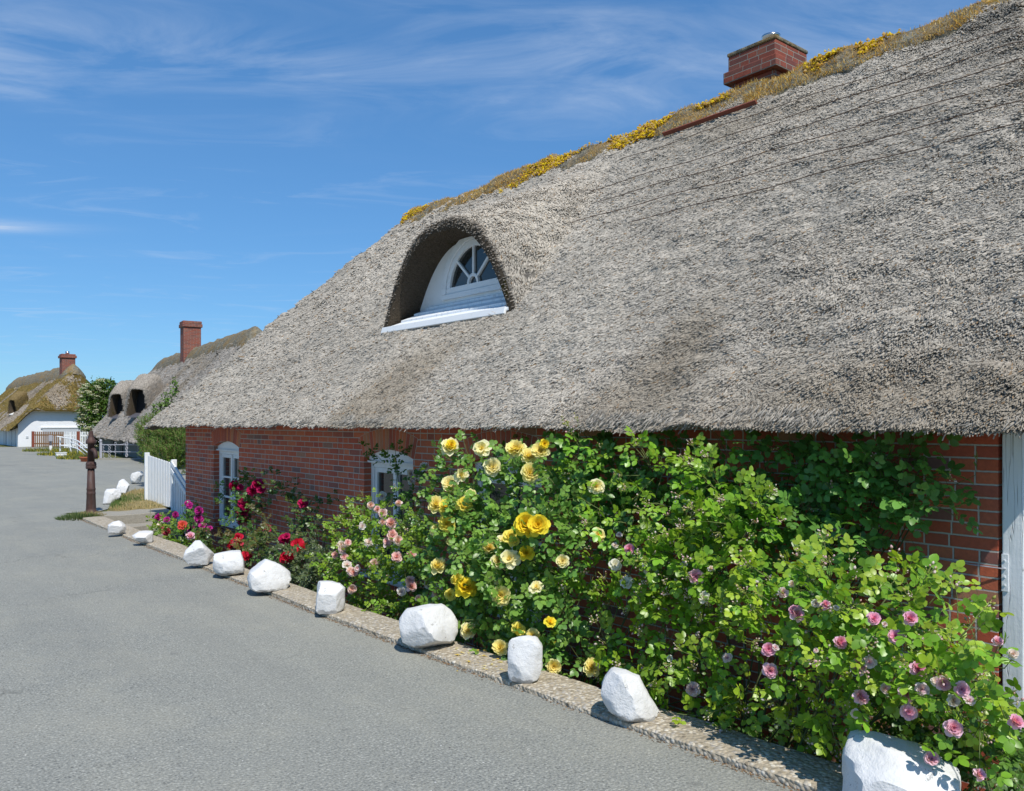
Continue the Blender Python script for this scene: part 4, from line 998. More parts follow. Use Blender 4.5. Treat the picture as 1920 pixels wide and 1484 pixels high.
# white picket gate
gate = thing('picket_gate', 'white wooden picket gate with a sloping top beside the brick corner', 'gate', (4.66, 16, 0))
def gx_(y): return 4.62 + .026 * (y - 14.6)
for seg, (ya_, yb_) in (('far', (15.52, 17.35)), ('near', (14.15, 15.50))):
    pk = MB(); y = ya_ + .04
    while y < yb_ - .02:
        if seg == 'far': z0_, z1_ = np.interp(y, [15.5, 17.35], [.07, .02]), np.interp(y, [15.5, 17.35], [.88, .98])
        else: z0_, z1_ = np.interp(y, [14.15, 15.5], [-.40, -.25]), np.interp(y, [14.15, 15.5], [.30, .80])
        x = gx_(y)
        pk.add([(x - .006, y, z0_), (x + .006, y, z0_), (x + .006, y + .066, z0_), (x - .006, y + .066, z0_), (x - .006, y, z1_ - .02), (x + .006, y, z1_ - .02), (x + .006, y + .066, z1_ - .02), (x - .006, y + .066, z1_ - .02), (x - .006, y + .031, z1_), (x + .006, y + .031, z1_)],
               [(0, 3, 2, 1), (0, 1, 5, 4), (2, 3, 7, 6), (1, 2, 6, 9, 5), (3, 0, 4, 8, 7), (4, 5, 9, 8), (6, 7, 8, 9)])
        y += .112
    pk.build('picket_panel', M['white'], gate)
    rl = MB()
    if seg == 'far':
        for zz in (.20, .70): rl.beam((gx_(ya_) + .035, ya_, zz), (gx_(yb_) + .035, yb_, zz), .04, .07)
    else:
        rl.beam((gx_(ya_) + .035, ya_, -.1), (gx_(yb_) + .035, yb_, .02), .04, .07)
        for dz_ in (.0, -.14): rl.beam((gx_(ya_) - .035, ya_ + .05, .36 + dz_), (gx_(yb_) - .035, yb_ + .05, .90 + dz_), .03, .075)
    bevel(rl.build('rail', M['white'], gate), .005)
for y, h in ((17.40, 1.02), (15.50, .95)):
    mb = MB(); mb.box((gx_(y) - .045, y - .02, -.3), (gx_(y) + .045, y + .045, h)); bevel(mb.build('gate_post', M['white'], gate), .008)

# white post and slatted gate at the near end of the wall
post = thing('gate_post', 'flaking white wooden post against the near brick corner, cut by the right picture edge', 'post', (4.47, 1.52, -.5))
mb = MB(); mb.box((4.40, 1.525, -.5), (4.52, 1.622, 1.66)); bevel(mb.build('shaft', M['postpaint'], post), .006)
mb = MB(); mb.box((4.394, 1.592, .82), (4.399, 1.621, 1.0))
for q in (.85, .89, .93, .97): mb.box((4.390, 1.603, q - .004), (4.3938, 1.611, q + .004))
mb.build('hinge_plate', M['postpaint'], post)
mb = MB(); mb.tube([(4.388, 1.60, .93), (4.36, 1.75, .935), (4.385, 1.92, .94)], .003, 5); mb.tube([(4.385, 1.92, .94), (4.37, 1.93, .955)], .005, 5); mb.build('hook', M['galv'], post)
sg = thing('slatted_gate', 'white gate of wide horizontal boards with dark gaps, just right of the white post', 'gate', (4.5, 1.2, -.4))
mb = MB()
z = -.42
while z < 1.6: mb.box((4.46, .45, z), (4.49, 1.46, z + .155)); z += .18
bevel(mb.build('board_panel', M['white'], sg), .005)
mb = MB(); mb.box((4.492, .5, -.4), (4.53, .6, 1.58)).box((4.492, 1.36, -.4), (4.53, 1.45, 1.58)); mb.build('batten', M['white'], sg)

# ================================================================== yard behind: rail, stair rail, fences, pots
A = G(189, 862); B = G(287, 863.5); e = (B - A).normalized(); Ln = (B - A).length
rail = thing('iron_railing', 'low grey wrought iron railing with scroll pattern in front of the second cottage', 'railing', A)
def L2(s, z): return A + e * s + Vector((0, 0, z))
mb = MB()
for zz in (.05, .34, .64): mb.tube([L2(.05, zz), L2(Ln, zz)], .016, 6)
mb.build('rail', M['galv'], rail)
for s_ in (0.0, Ln):
    mb = MB(); p = L2(s_, 0); mb.box((p.x - .045, p.y - .045, -.05), (p.x + .045, p.y + .045, .74)); mb.lathe([(.02, .74), (.05, .76), (.06, .80), (.05, .84), (.015, .87)], p.x, p.y, 12); mb.build('post', M['galv'], rail)
mb = MB()
for c_, wv in ((.28, .5), (.62, .45), (Ln - .62, .45), (Ln - .28, .5)):
    for z0_, z1_ in ((.05, .34), (.34, .64)):
        for sg_ in (-1, 1):
            pts = [L2(c_ + sg_ * (.17 * math.sin(q * math.pi * 1.0) + .05 * math.sin(3 * q * math.pi)), z0_ + (z1_ - z0_) * q) for q in np.linspace(0, 1, 12)]; mb.tube(pts, .011, 5, cap=False)
for zc, rr in ((.20, .075), (.34, .06), (.49, .075), (.68, .09)):
    for k in (1, .55): mb.tube([L2(Ln / 2 + rr * .8 * k * math.cos(a), zc + rr * k * math.sin(a)) for a in np.linspace(0, 6.283, 16)], .012, 5, cap=False)
for sg_ in (-1, 1):
    mb.tube([L2(Ln / 2 + sg_ * q, .64 + .13 * math.exp(-q * 7)) for q in np.linspace(.05, .5, 10)], .011, 5, cap=False)
    mb.tube([L2(Ln / 2 + sg_ * (.58 + .05 * math.cos(a)), .69 + .05 * math.sin(a)) for a in np.linspace(0, 5.5, 12)], .011, 5, cap=False)
mb.build('scrollwork', M['galv'], rail)
tag(mk('edging', *(lambda m_: (m_.V, m_.F))(MB().beam(A + Vector((-.1, -.15, .02)), B + Vector((1.5, -1.2, .02)), .18, .10)), M['concrete'], origin=A), 'low pale concrete edging strip at the foot of the iron railing', 'edging')

sr = thing('stair_railing', 'white tubular stair railing sloping down behind the pump', 'railing', G(134, 848))
def tb(name, pts, r=.03): mb = MB(); mb.tube(pts, r, 8); return mb.build(name, M['white'], sr)
tops = [PD(107, 818.5, 44), PD(133, 823, 43.4), PD(146, 827, 42.0), PD(176, 850, 38.0)]; mids = [PD(112, 835, 44), PD(133, 838, 43.4), PD(146, 842, 42.0), PD(172, 862, 38.5)]
tb('rail', tops[:2]); tb('rail', tops[1:]); tb('rail', mids[:2]); tb('rail', mids[1:]); tb('rail', [tops[1] + Vector((0, 0, -.18)), tops[2] + Vector((0, 0, -.2)), tops[3] + Vector((0, 0, -.2))])
for p_, zt in ((tops[0] + Vector((.15, 0, 0)), .0), (tops[1], .35), (tops[2], .0)): tb('post', [(p_.x, p_.y, -.02), (p_.x, p_.y, p_.z + zt)], .035 if zt < .1 else .045)

def fence(name, label, A, B, h, wd, gap, mat, postmat, posts, z0=.03):
    e = (B - A); Ln = e.length; e = e.normalized(); f = thing(name, label, 'fence', A)
    pk = MB(); s_ = .06
    while s_ < Ln - .05:
        p = A + e * s_; pk.beam(p + Vector((0, 0, z0)), p + Vector((0, 0, h)), wd, .025, up=(e.y, -e.x, 0)); s_ += wd + gap
    pk.build('picket_panel', mat, f)
    rl = MB()
    for zz in (h * .22, h * .78): rl.beam(A + Vector((0, .04, zz)), B + Vector((0, .04, zz)), .03, .08)
    rl.build('rail', mat, f)
    for q in posts:
        p = A + e * (Ln * q); mb = MB(); mb.box((p.x - .08, p.y - .08, -.05), (p.x + .08, p.y + .08, h * 1.02)); bevel(mb.build('post', postmat, f), .01)
fence('wooden_fence', 'brown picket fence with a red brown end post before the white cottage', G(62, 838.5), G(124, 839.0), .98, .07, .07, M['brownwood'], M['redwood'], (0.0,))
fence('picket_fence', 'white picket fence continuing from the brown fence towards the elder', G(120, 841.5), G(172, 842.0), 1.02, .07, .09, M['white'], M['redwood'], (.52,))
# small box on a post
sp_ = thing('marker_post', 'small grey box on a short white post at the edge of the yard bed', 'post', G(95, 846))
g = WL[sp_.name]; mb = MB(); mb.box((g.x - .07, g.y - .05, -.02), (g.x + .07, g.y + .05, .30)); bevel(mb.build('stand', M['white'], sp_), .01)
mb = MB(); mb.box((g.x - .05, g.y - .03, .302), (g.x + .05, g.y + .03, .52)); mb.build('neck', M['slate'], sp_)
mb = MB(); mb.box((g.x - .09, g.y - .07, .522), (g.x + .09, g.y + .07, .86)); bevel(mb.build('box', M['galv'], sp_), .02)
g = G(114, 857); mb = MB(); mb.box((g.x - .2, g.y - .1, 0), (g.x + .22, g.y + .1, .17)); mb.box((g.x - .22, g.y - .12, .171), (g.x + .24, g.y + .12, .20))
o = mb.build('planter', M['white'], origin=g); bevel(o, .012); tag(o, 'small white trough planter beside the stair railing', 'planter')
g = G(160, 866); pot = thing('flower_pot', 'wide terracotta bowl with green plants just left of the pump', 'flower pot', g)
mb = MB(); mb.lathe([(.15, 0), (.20, .15), (.23, .16), (.23, .20), (.20, .20), (.19, .16)], g.x, g.y, 20); mb.build('bowl', M['terracotta'], pot, smooth=True)
tuft(g.x, g.y, .18, .18, 260, .28, [(.10, .18, .05), (.16, .24, .06), (.3, .2, .1)], 'pot_plant', 'low green plant growing in the terracotta bowl', 'plant', 'thing', 12, .16)
for k, (pxc, pyc, rx, ry) in enumerate(((88, 846, 1.2, 1.6), (118, 853, 1.1, 1.5), (150, 860, .9, 1.3))):
    g = G(pxc, pyc); n = 900; r = np.random.default_rng(60 + k); a = r.uniform(0, 6.283, n); q = np.sqrt(r.uniform(0, 1, n))
    if k == 0: PP = []; 
    PP.append(np.stack([g.x + rx * q * np.cos(a), g.y + ry * q * np.sin(a), np.full(n, .0)], -1))
P = np.concatenate(PP); n = len(P); r = np.random.default_rng(66)
C = np.array([(.14, .19, .04), (.20, .22, .06), (.30, .27, .10), (.10, .15, .04), (.55, .45, .03)])[r.integers(0, 5, n)] * r.uniform(.7, 1.2, (n, 1))
V, F, C = blades(P, r.uniform(.08, .24, n), np.full(n, .018), .9, C, 66)
tag(mk('bed_plants', V, F, M['grass'], col=C), 'low green and yellow planting of the bed under the stair railing', 'ground cover', kind='stuff')

# ================================================================== leaves, blooms, bushes
class Leaves:
    def __init__(s): s.o = []; s.d = []; s.n = []; s.l = []; s.w = []; s.c = []
    def add(s, o, d, n, l, w, c): s.o.append(o); s.d.append(d); s.n.append(n); s.l.append(l); s.w.append(w); s.c.append(c)
    def arrays(s, fold=.16, curl=.13):
        O, D, Nn = np.array(s.o), nrm(np.array(s.d)), np.array(s.n); L = np.array(s.l); Wd = np.array(s.w); C = np.array(s.c)
        S = nrm(np.cross(D, Nn)); U = nrm(np.cross(S, D)); n = len(O)
        prof = [(0, 0, 0), (.30, 0, .0), (.68, 0, -.02), (1.0, 0, -1), (.22, .82, 1), (.58, 1.0, 1), (.84, .62, .6), (.22, -.82, 1), (.58, -1.0, 1), (.84, -.62, .6)]
        V = np.zeros((n, 10, 3))
        for k, (a, b, h) in enumerate(prof):
            hgt = (abs(b) * fold * Wd) - curl * L * (a ** 2)
            V[:, k] = O + D * (a * L)[:, None] + S * (b * Wd)[:, None] + U * hgt[:, None]
        f = np.array([(0, 4, 1), (1, 4, 5), (1, 5, 2), (2, 5, 6), (2, 6, 3), (0, 1, 7), (1, 8, 7), (1, 2, 8), (2, 9, 8), (2, 3, 9)])[:, ::-1]
        return V.reshape(-1, 3), (np.arange(n)[:, None, None] * 10 + f[None]).reshape(-1, 3), np.repeat(C, 10, 0)
class Sticks:
    def __init__(s): s.p = []; s.q = []; s.r = []; s.c = []
    def add(s, p, q, r, c): s.p.append(p); s.q.append(q); s.r.append(r); s.c.append(c)
    def path(s, pts, r0, r1, c):
        for i in range(len(pts) - 1): s.add(pts[i], pts[i + 1], r0 + (r1 - r0) * i / max(1, len(pts) - 1), c)
    def arrays(s):
        P, Q = np.array(s.p), np.array(s.q); D = Q - P; L = np.linalg.norm(D, axis=1); D = nrm(D)
        ref = np.where(np.abs(D[:, 2:3]) > .9, np.array([[1., 0, 0]]), np.array([[0, 0, 1.]]))
        V, F = tri_prism(P, D, ref, L * 1.03, np.array(s.r), .92); return V, F, np.repeat(np.array(s.c), 6, 0)
def buds_arrays(B):
    P = np.array([b[0] for b in B]); D = nrm(np.array([b[1] for b in B])); S = np.array([b[2] for b in B]); C = np.array([b[3] for b in B]); n = len(P)
    ref = np.where(np.abs(D[:, 2:3]) > .9, np.array([[1., 0, 0]]), np.array([[0, 0, 1.]])); A = nrm(np.cross(D, ref)); Bv = np.cross(D, A)
    V = np.zeros((n, 12, 3)); V[:, 0] = P; V[:, 11] = P + D * (S * 1.9)[:, None]
    for ring, (h, rr) in enumerate(((.55, .55), (1.2, .5))):
        for k in range(5):
            a = 2 * math.pi * k / 5; V[:, 1 + ring * 5 + k] = P + D * (S * h)[:, None] + (A * math.cos(a) + Bv * math.sin(a)) * (S * rr)[:, None]
    f = []
    for k in range(5):
        k2 = (k + 1) % 5; f += [(0, 1 + k2, 1 + k), (1 + k, 1 + k2, 6 + k2), (1 + k, 6 + k2, 6 + k), (6 + k, 6 + k2, 11)]
    CC = np.repeat(C[:, None, :], 12, 1); CC[:, 0:6] = CC[:, 0:6] * .3 + np.array([.30, .36, .08]) * .7
    return V.reshape(-1, 3), (np.arange(n)[:, None, None] * 12 + np.array(f)[None]).reshape(-1, 3), CC.reshape(-1, 3)
UPV = np.array([0, 0, 1.0])
def rv(r): 
    v = np.array([r.gauss(0, 1), r.gauss(0, 1), r.gauss(0, 1)]); return v / (np.linalg.norm(v) + 1e-9)
def un(v): return v / (np.linalg.norm(v) + 1e-9)
def compound(LV, ST, p, d, r, size, col, nl=5, face=(-.45, -.35, .85), stalk=(.10, .13, .03)):
    """one pinnate rose leaf"""
    if p[2] > 1.53 and p[0] > 3.55: return
    d = un(d); up = un(np.array(face) + .42 * rv(r)); up = un(up - d * np.dot(up, d)); s = np.cross(d, up)
    L = size * 2.3; tipd = un(d - UPV * .22)
    q = p + tipd * L
    if ST is not None: ST.add(p, q, .0011, stalk)
    k = r.uniform(.78, 1.2); c = col * k
    def lf(o, dd, sc): LV.add(o, dd, un(up + .28 * rv(r)), size * sc * r.uniform(.85, 1.15), size * sc * .37 * r.uniform(.85, 1.15), c * r.uniform(.88, 1.12))
    lf(q, tipd, 1.12)
    pos = (.93, .52) if nl == 5 else ((.95, .66, .36) if nl == 7 else (.92,))
    for f_ in pos:
        for sg in (-1, 1): lf(p + tipd * L * f_, un(s * sg * .86 + tipd * .45 - up * .08), .95)
def shoot(LV, ST, BD, p, d, length, r, size, col, young, nl, face, tip, budc, cane=(.16, .20, .06), thick=.0026):
    n = max(3, int(length / (size * .95))); pts = [p]; dd = un(d); seg = length / n
    for i in range(n):
        dd = un(dd + .13 * rv(r) - UPV * .05); pts.append(pts[-1] + dd * seg)
    ST.path(pts, thick, thick * .6, cane); ph = r.uniform(0, 6.28)
    for i in range(1, n + 1):
        a = ph + i * 2.4; sv = un(np.cross(dd, rv(r)) + 0 * dd); out = un(sv * .9 + dd * .5 + np.array(face) * .35)
        f_ = i / n; cc = col * (1 - f_ * .55) + young * (f_ * .55) if f_ > .5 else col
        compound(LV, ST, pts[i], out, r, size * (1.08 - .3 * f_ ** 3), cc, nl, face)
    if tip > 0 and BD is not None:
        e_ = pts[-1]
        for k in range(tip):
            bd = un(dd + .75 * rv(r) + UPV * .2 + np.array([-.3, -.2, 0])); l_ = r.uniform(.015, .060); q = e_ + bd * l_
            ST.add(e_, q, .0010, (.34, .38, .10)); BD.append((q, bd, r.uniform(.0045, .0080) * (1.7 if r.random() < .22 else 1.0), np.array(budc[r.randrange(len(budc))])))
    return pts[-1], dd
# --- blooms
def bloom_mesh(name, rings, inner, outer, cup, ruffle, seed):
    r = random.Random(seed); V = []; F = []; C = []
    for li, (n, rad, tilt, z, wf) in enumerate(rings):
        f = li / max(1, len(rings) - 1)
        for k in range(n):
            a = 2 * math.pi * (k + r.uniform(-.22, .22) + .5 * (li % 2)) / n; tl = tilt + r.uniform(-.14, .14); L = rad * r.uniform(.86, 1.12); w_ = wf * rad * r.uniform(.9, 1.1); b = len(V)
            ca, sa = math.cos(a), math.sin(a)
            cc = [inner[q] * (1 - f) + outer[q] * f for q in range(3)]; br = r.uniform(.9, 1.08)
            for i, (t_, ww) in enumerate(((.05, .25), (.4, .85), (.75, 1.05), (1.0, .72))):
                for j in (-1, 0, 1):
                    rr = L * t_ * math.cos(tl) ; zz = z + L * t_ * math.sin(tl) + cup * L * (t_ ** 2) * (1 if li < len(rings) - 1 else -.5)
                    zz += abs(j) * ww * w_ * .28 + r.uniform(-1, 1) * ruffle * t_; x_ = rr - abs(j) * ww * w_ * .12; y_ = j * ww * w_ * .5
                    if i == 3: rr += 0; zz -= .06 * L if abs(j) == 0 else 0
                    V.append((x_ * ca - y_ * sa, x_ * sa + y_ * ca, zz))
                    e2 = t_ * .35; C.append(tuple(min(1, (cc[q] * (1 - e2) + outer[q] * e2) * br) for q in range(3)))
            for i in range(3):
                for j in range(2): q = b + i * 3 + j; F.append((q, q + 3, q + 4, q + 1))
    me = bpy.data.meshes.new(name); me.from_pydata(V, [], F); me.validate()
    at = me.color_attributes.new('col', 'FLOAT_COLOR', 'POINT'); cc = np.ones((len(V), 4), np.float32); cc[:, :3] = np.array(C); at.data.foreach_set('color', cc.ravel())
    me.polygons.foreach_set('use_smooth', np.ones(len(me.polygons), bool)); me.materials.append(M['petal']); return me
DOUBLE = [(5, .28, 1.35, .02, 1.1), (6, .42, 1.15, .0, 1.0), (7, .62, .9, -.02, .95), (8, .85, .6, -.05, .85), (8, 1.0, .28, -.08, .85), (7, 1.05, .0, -.10, .9)]
CUPPED = [(6, .30, 1.45, .05, 1.0), (7, .45, 1.35, .03, .9), (8, .62, 1.2, .0, .85), (9, .78, 1.0, -.02, .8), (9, .92, .72, -.05, .8), (7, 1.0, .35, -.1, .9), (5, 1.05, -.25, -.1, .95)]
LOOSE = [(5, .35, 1.1, .0, .9), (6, .7, .6, -.03, .9), (7, 1.0, .2, -.06, .95)]
KINDS = {
 'yellow': [((.91, .64, .015), (.93, .80, .07)), ((.91, .70, .02), (.93, .84, .20))],
 'cream': [((.90, .72, .08), (.93, .88, .46)), ((.90, .76, .18), (.93, .90, .62))],
 'pink': [((.84, .22, .54), (.90, .56, .76)), ((.84, .28, .58), (.91, .66, .82))],
 'palepink': [((.78, .45, .58), (.84, .74, .78)), ((.82, .62, .68), (.86, .82, .83))],
 'softpink': [((.86, .42, .48), (.90, .68, .70)), ((.88, .54, .56), (.91, .76, .76))],
 'white': [((.82, .80, .70), (.84, .84, .82))],
 'red': [((.55, .01, .03), (.62, .015, .05)), ((.60, .03, .06), (.68, .02, .06))],
 'crimson': [((.42, .01, .08), (.55, .015, .12))],
 'magenta': [((.45, .02, .25), (.55, .04, .32))],
 'coral': [((.78, .22, .06), (.75, .10, .09))],
 'pinkred': [((.75, .35, .40), (.68, .05, .12))],
}
BM = {}
for kd, cols in KINDS.items():
    BM[kd] = []
    for ci, (ci_, co_) in enumerate(cols):
        for sh in range(2):
            rings = (CUPPED, DOUBLE)[sh] if kd in ('pink', 'softpink') else (DOUBLE, LOOSE)[sh] if kd not in ('palepink', 'white') else (LOOSE, DOUBLE)[sh]
            BM[kd].append(bloom_mesh(kd + '_bloom', rings, ci_, co_, .22, .035, hash((ci, sh)) % 99 + len(BM) * 7))
def put_bloom(root, p, size, kind, r, axis=None, var=None):
    me = BM[kind][var if var is not None else r.randrange(len(BM[kind]))]
    o = bpy.data.objects.new('bloom', me); COL.objects.link(o); o.parent = root
    ax = Vector(axis if axis is not None else (-.50, -.62, .48)) + Vector(rv(r)) * .36; ax.normalize()
    o.rotation_mode = 'QUATERNION'; o.rotation_quaternion = ax.to_track_quat('Z', 'Y') @ Matrix.Rotation(r.uniform(0, 6.28), 3, 'Z').to_quaternion()
    o.location = Vector(p) - wloc(root); o.scale = (size, size, size * r.uniform(.85, 1.1)); return o

GREEN = np.array([.135, .265, .022]); DEEP_G = np.array([.080, .200, .045]); YOUNG = np.array([.31, .41, .035]); BLUEG = np.array([.060, .140, .040]); BRONZE = np.array([.22, .12, .05])
FACE = (-.40, -.52, .78)
BUDS = [(.86, .62, .68), (.90, .80, .80), (.45, .45, .12), (.55, .50, .16), (.84, .56, .60), (.88, .74, .76)]
_H = {}
def VN(p, sc, sd_):
    q = [c * sc for c in p]; i = [math.floor(c) for c in q]; f = [c - k for c, k in zip(q, i)]; f = [c * c * (3 - 2 * c) for c in f]; t_ = 0.0
    for a in (0, 1):
        for b in (0, 1):
            for c in (0, 1):
                k = (i[0] + a, i[1] + b, i[2] + c, sd_)
                if k not in _H: _H[k] = random.Random(hash(k)).random()
                t_ += (f[0] if a else 1 - f[0]) * (f[1] if b else 1 - f[1]) * (f[2] if c else 1 - f[2]) * _H[k]
    return t_
def bush(name, label, base, lobes, blooms, seed, size=.036, col=GREEN, young=YOUNG, nl=5, dens=1.0, tipp=.35, ntip=(4, 9), budc=BUDS, group='roses along the cottage wall', cat='rose bush', face=FACE, L=(.16, .34), plane=None, bscale=1.0, stems=True, canec=(.10, .12, .045), gap=0.0):
    """lobes: (px, py, x-plane, half width px, half height px, half depth m, density)"""
    r = random.Random(seed); root = thing(name, label, cat, base, group); LV, ST, BD = Leaves(), Sticks(), []
    C = []
    for (lx_, ly_, xp, hw, hh, hd, dn) in lobes:
        c = np.array(PX(lx_, ly_, xp)); d = c[0] * SY + c[1] * CY
        foresh = max(.25, abs(SY + (lx_ - 960) / FL * CY))  # wall plane is seen at a slant
        rad = np.array([hd, hw * d / FL / foresh * .80, hh * d / FL]); C.append((c, rad))
        # cane from the ground to the lobe
        if stems:
            b = np.array(base) + np.array([r.uniform(-.06, .10), r.uniform(-.3, .3), 0]); mid = (b + c) / 2 + np.array([.06, r.uniform(-.1, .1), .12]); tgt = c + rad * np.array([.2, r.uniform(-.3, .3), .2])
            pts = [b * (1 - t_) ** 2 + 2 * mid * t_ * (1 - t_) + tgt * t_ ** 2 for t_ in np.linspace(0, 1, 9)]; ST.path(pts, .0075, .0035, canec)
        ns = int(dn * dens * (hw * hh) * (d / FL) ** 2 / foresh * 95 * (.036 / size) ** 1.15) + 3
        for _ in range(ns):
            v = rv(r); v[0] = -abs(v[0]) if r.random() < .72 else v[0]
            rad_f = r.uniform(.2, .95); p = c + v * rad * rad_f
            if gap > 0 and VN(p, 5.5, seed) < gap and r.random() < .88: continue
            dd = un(v * np.array([.8, 1, 1]) + np.array([-.25, -.05, .35]) + .35 * rv(r)); ln = r.uniform(*L) * (1 if r.random() < .9 else 1.5)
            shoot(LV, ST, BD, p, dd, ln, r, size * r.uniform(.8, 1.15), col * r.uniform(.8, 1.2), young, nl, face, r.randint(*ntip) if r.random() < tipp else 0, budc)
    for bl in blooms:
        bx, by_, sz, kd = bl[:4]; xp = bl[4] if len(bl) > 4 else plane
        p = np.array(PX(bx, by_, xp)); d = p[0] * SY + p[1] * CY; s_ = sz * d / FL * bscale
        put_bloom(root, p, s_, kd, r)
        # its stalk, back into the bush
        c = min(C, key=lambda q: np.linalg.norm(q[0] - p))[0]; ST.path([p - np.array([-.01, 0, .01]), p * .75 + c * .25 - np.array([0, 0, .03]), p * .45 + c * .55], .0022, .0028, (.13, .17, .05))
        for _ in range(2): compound(LV, ST, p * .85 + c * .15, un(rv(r) + np.array([-.3, -.2, .2])), r, size, col, nl, face)
    V, F, Cc = LV.arrays(); fo = mk('foliage', V, F, M['leaf'], root, col=Cc, smooth=True)
    V, F, Cc = ST.arrays(); tag(mk('stems', V, F, M['cane'], root, col=Cc), kind='stuff')
    if BD:
        V, F, Cc = buds_arrays(BD); tag(mk('buds', V, F, M['petal'], root, col=Cc, smooth=True), kind='stuff')
    return root

# yellow shrub rose
Y = 'yellow'; Cm = 'cream'
yb_list = [(844, 840, 17, Cm, 3.85), (846, 835, 10, Y, 3.84), (904, 842, 18, Cm, 3.85), (968, 844, 19, Cm, 3.85), (991, 857, 15, Cm, 3.86), (1014, 846, 16, Cm, 3.88), (1021, 833, 9, Y, 3.88), (924, 877, 17, Cm, 3.82), (993, 888, 18, Cm, 3.80), (866, 892, 16, Cm, 3.80), (843, 908, 15, Cm, 3.8), (882, 930, 14, Cm, 3.78),
 (817, 948, 15, Cm, 3.72), (838, 953, 16, Y, 3.70), (870, 947, 15, Y, 3.72), (839, 982, 17, Y, 3.66), (820, 995, 15, Cm, 3.7), (985, 984, 21, Y, 3.62), (1009, 985, 20, Y, 3.62), (996, 995, 17, Y, 3.64), (957, 1009, 18, Y, 3.64), (943, 1014, 14, Cm, 3.66), (918, 1029, 15, Cm, 3.66), (934, 1054, 15, Cm, 3.62), (956, 1049, 20, Cm, 3.60), (987, 1038, 14, Y, 3.64), (821, 1063, 15, Cm, 3.66), (858, 1090, 15, Y, 3.62), (874, 1103, 20, Y, 3.60), (844, 1115, 12, Y, 3.64), (927, 1086, 14, Cm, 3.62), (939, 1117, 19, Cm, 3.58), (1006, 1102, 15, Cm, 3.6), (1055, 1053, 12, Cm, 3.66), (1031, 1167, 13, Y, 3.62), (972, 1181, 15, Y, 3.62), (878, 1184, 15, Cm, 3.62), (999, 1193, 14, Cm, 3.66), (939, 1215, 14, Cm, 3.6), (1038, 1250, 14, Cm, 3.68), (1109, 1253, 16, Cm, 3.74), (1119, 913, 17, Cm, 3.98), (1121, 1004, 15, Cm, 3.9), (846, 1016, 9, Cm, 3.68)]
bush('rose_bush', 'tall rose bush covered in big yellow and cream blooms left of the rambler', (3.85, 5.0, BED),
     [(880, 895, 3.92, 55, 45, .16, .7), (975, 920, 3.92, 75, 55, .18, .9), (910, 985, 3.82, 90, 60, .22, 1), (1020, 1010, 3.82, 80, 65, .22, 1), (870, 1060, 3.78, 65, 70, .2, 1), (960, 1080, 3.76, 85, 70, .22, 1), (1055, 1090, 3.80, 75, 80, .22, 1), (930, 1165, 3.78, 85, 60, .18, .85), (1040, 1180, 3.82, 80, 65, .18, .8), (1010, 1250, 3.85, 90, 40, .14, .6), (1075, 960, 3.95, 45, 60, .15, .8)],
     [(a, b, c * 1.03, k, x - .13) for a, b, c, k, x in yb_list], 21, size=.043, col=np.array([.150, .320, .060]), young=np.array([.28, .44, .07]), tipp=.08, ntip=(1, 3), budc=[(.75, .5, .03), (.7, .38, .02)], plane=3.60, L=(.13, .26), dens=3.9, gap=.30)
# small pink rose
sp_b = [(680, 987, 10), (718, 963, 11), (708, 956, 8), (717, 979, 8), (692, 1017, 10), (734, 982, 12), (736, 1006, 12), (746, 1014, 11), (726, 1022, 10), (744, 1045, 12), (772, 1041, 11), (702, 1057, 11), (651, 1060, 12), (629, 1041, 9), (657, 1071, 9), (660, 1105, 11), (753, 1110, 11), (769, 1090, 11), (772, 1101, 12), (785, 1122, 8), (643, 1031, 10), (695, 948, 9), (748, 944, 8), (663, 1074, 10), (640, 1022, 9), (652, 1018, 8), (646, 1044, 9), (725, 1015, 8), (670, 1066, 8), (735, 1000, 9)]
bush('rose_bush', 'dense rose bush with many small soft pink blooms behind the drum shaped stone', (3.85, 6.8, BED),
     [(700, 985, 3.86, 50, 45, .2, 1), (660, 1045, 3.78, 45, 45, .2, 1), (735, 1030, 3.80, 70, 60, .24, 1), (690, 1100, 3.76, 55, 55, .2, 1), (765, 1105, 3.78, 60, 60, .22, 1), (790, 1040, 3.85, 40, 60, .2, .9), (720, 1150, 3.8, 60, 30, .15, .6), (655, 985, 3.9, 30, 30, .15, .6)],
     [(a, b, c * .84, 'softpink' if i % 4 else 'palepink') for i, (a, b, c) in enumerate(sp_b)], 22, size=.030, col=np.array([.185, .345, .032]), tipp=.45, ntip=(2, 6), budc=[(.78, .52, .50), (.82, .72, .66), (.6, .3, .25)], plane=3.56, L=(.11, .22), dens=2.3, gap=.38)
bush('climbing_rose', 'thin climbing rose with pale mauve pink blooms against the middle window', (4.22, 6.6, BED),
     [(735, 870, 4.3, 35, 22, .05, .6), (745, 920, 4.28, 16, 50, .05, .5), (790, 930, 4.22, 30, 55, .08, .7), (800, 1000, 4.15, 30, 50, .1, .8), (815, 1080, 4.05, 40, 60, .12, .8)],
     [(784, 889, 11, 'palepink'), (792, 895, 9, 'palepink'), (796, 876, 9, 'palepink'), (771, 889, 9, 'palepink'), (772, 904, 8, 'palepink'), (795, 971, 8, 'palepink'), (785, 943, 7, 'palepink'), (717, 931, 9, 'palepink'), (807, 1095, 13, 'palepink', 3.75), (823, 1114, 14, 'palepink', 3.75), (812, 1058, 10, 'palepink', 3.8)], 23, size=.030, col=DEEP_G, young=GREEN, tipp=.1, plane=4.14, L=(.12, .28))
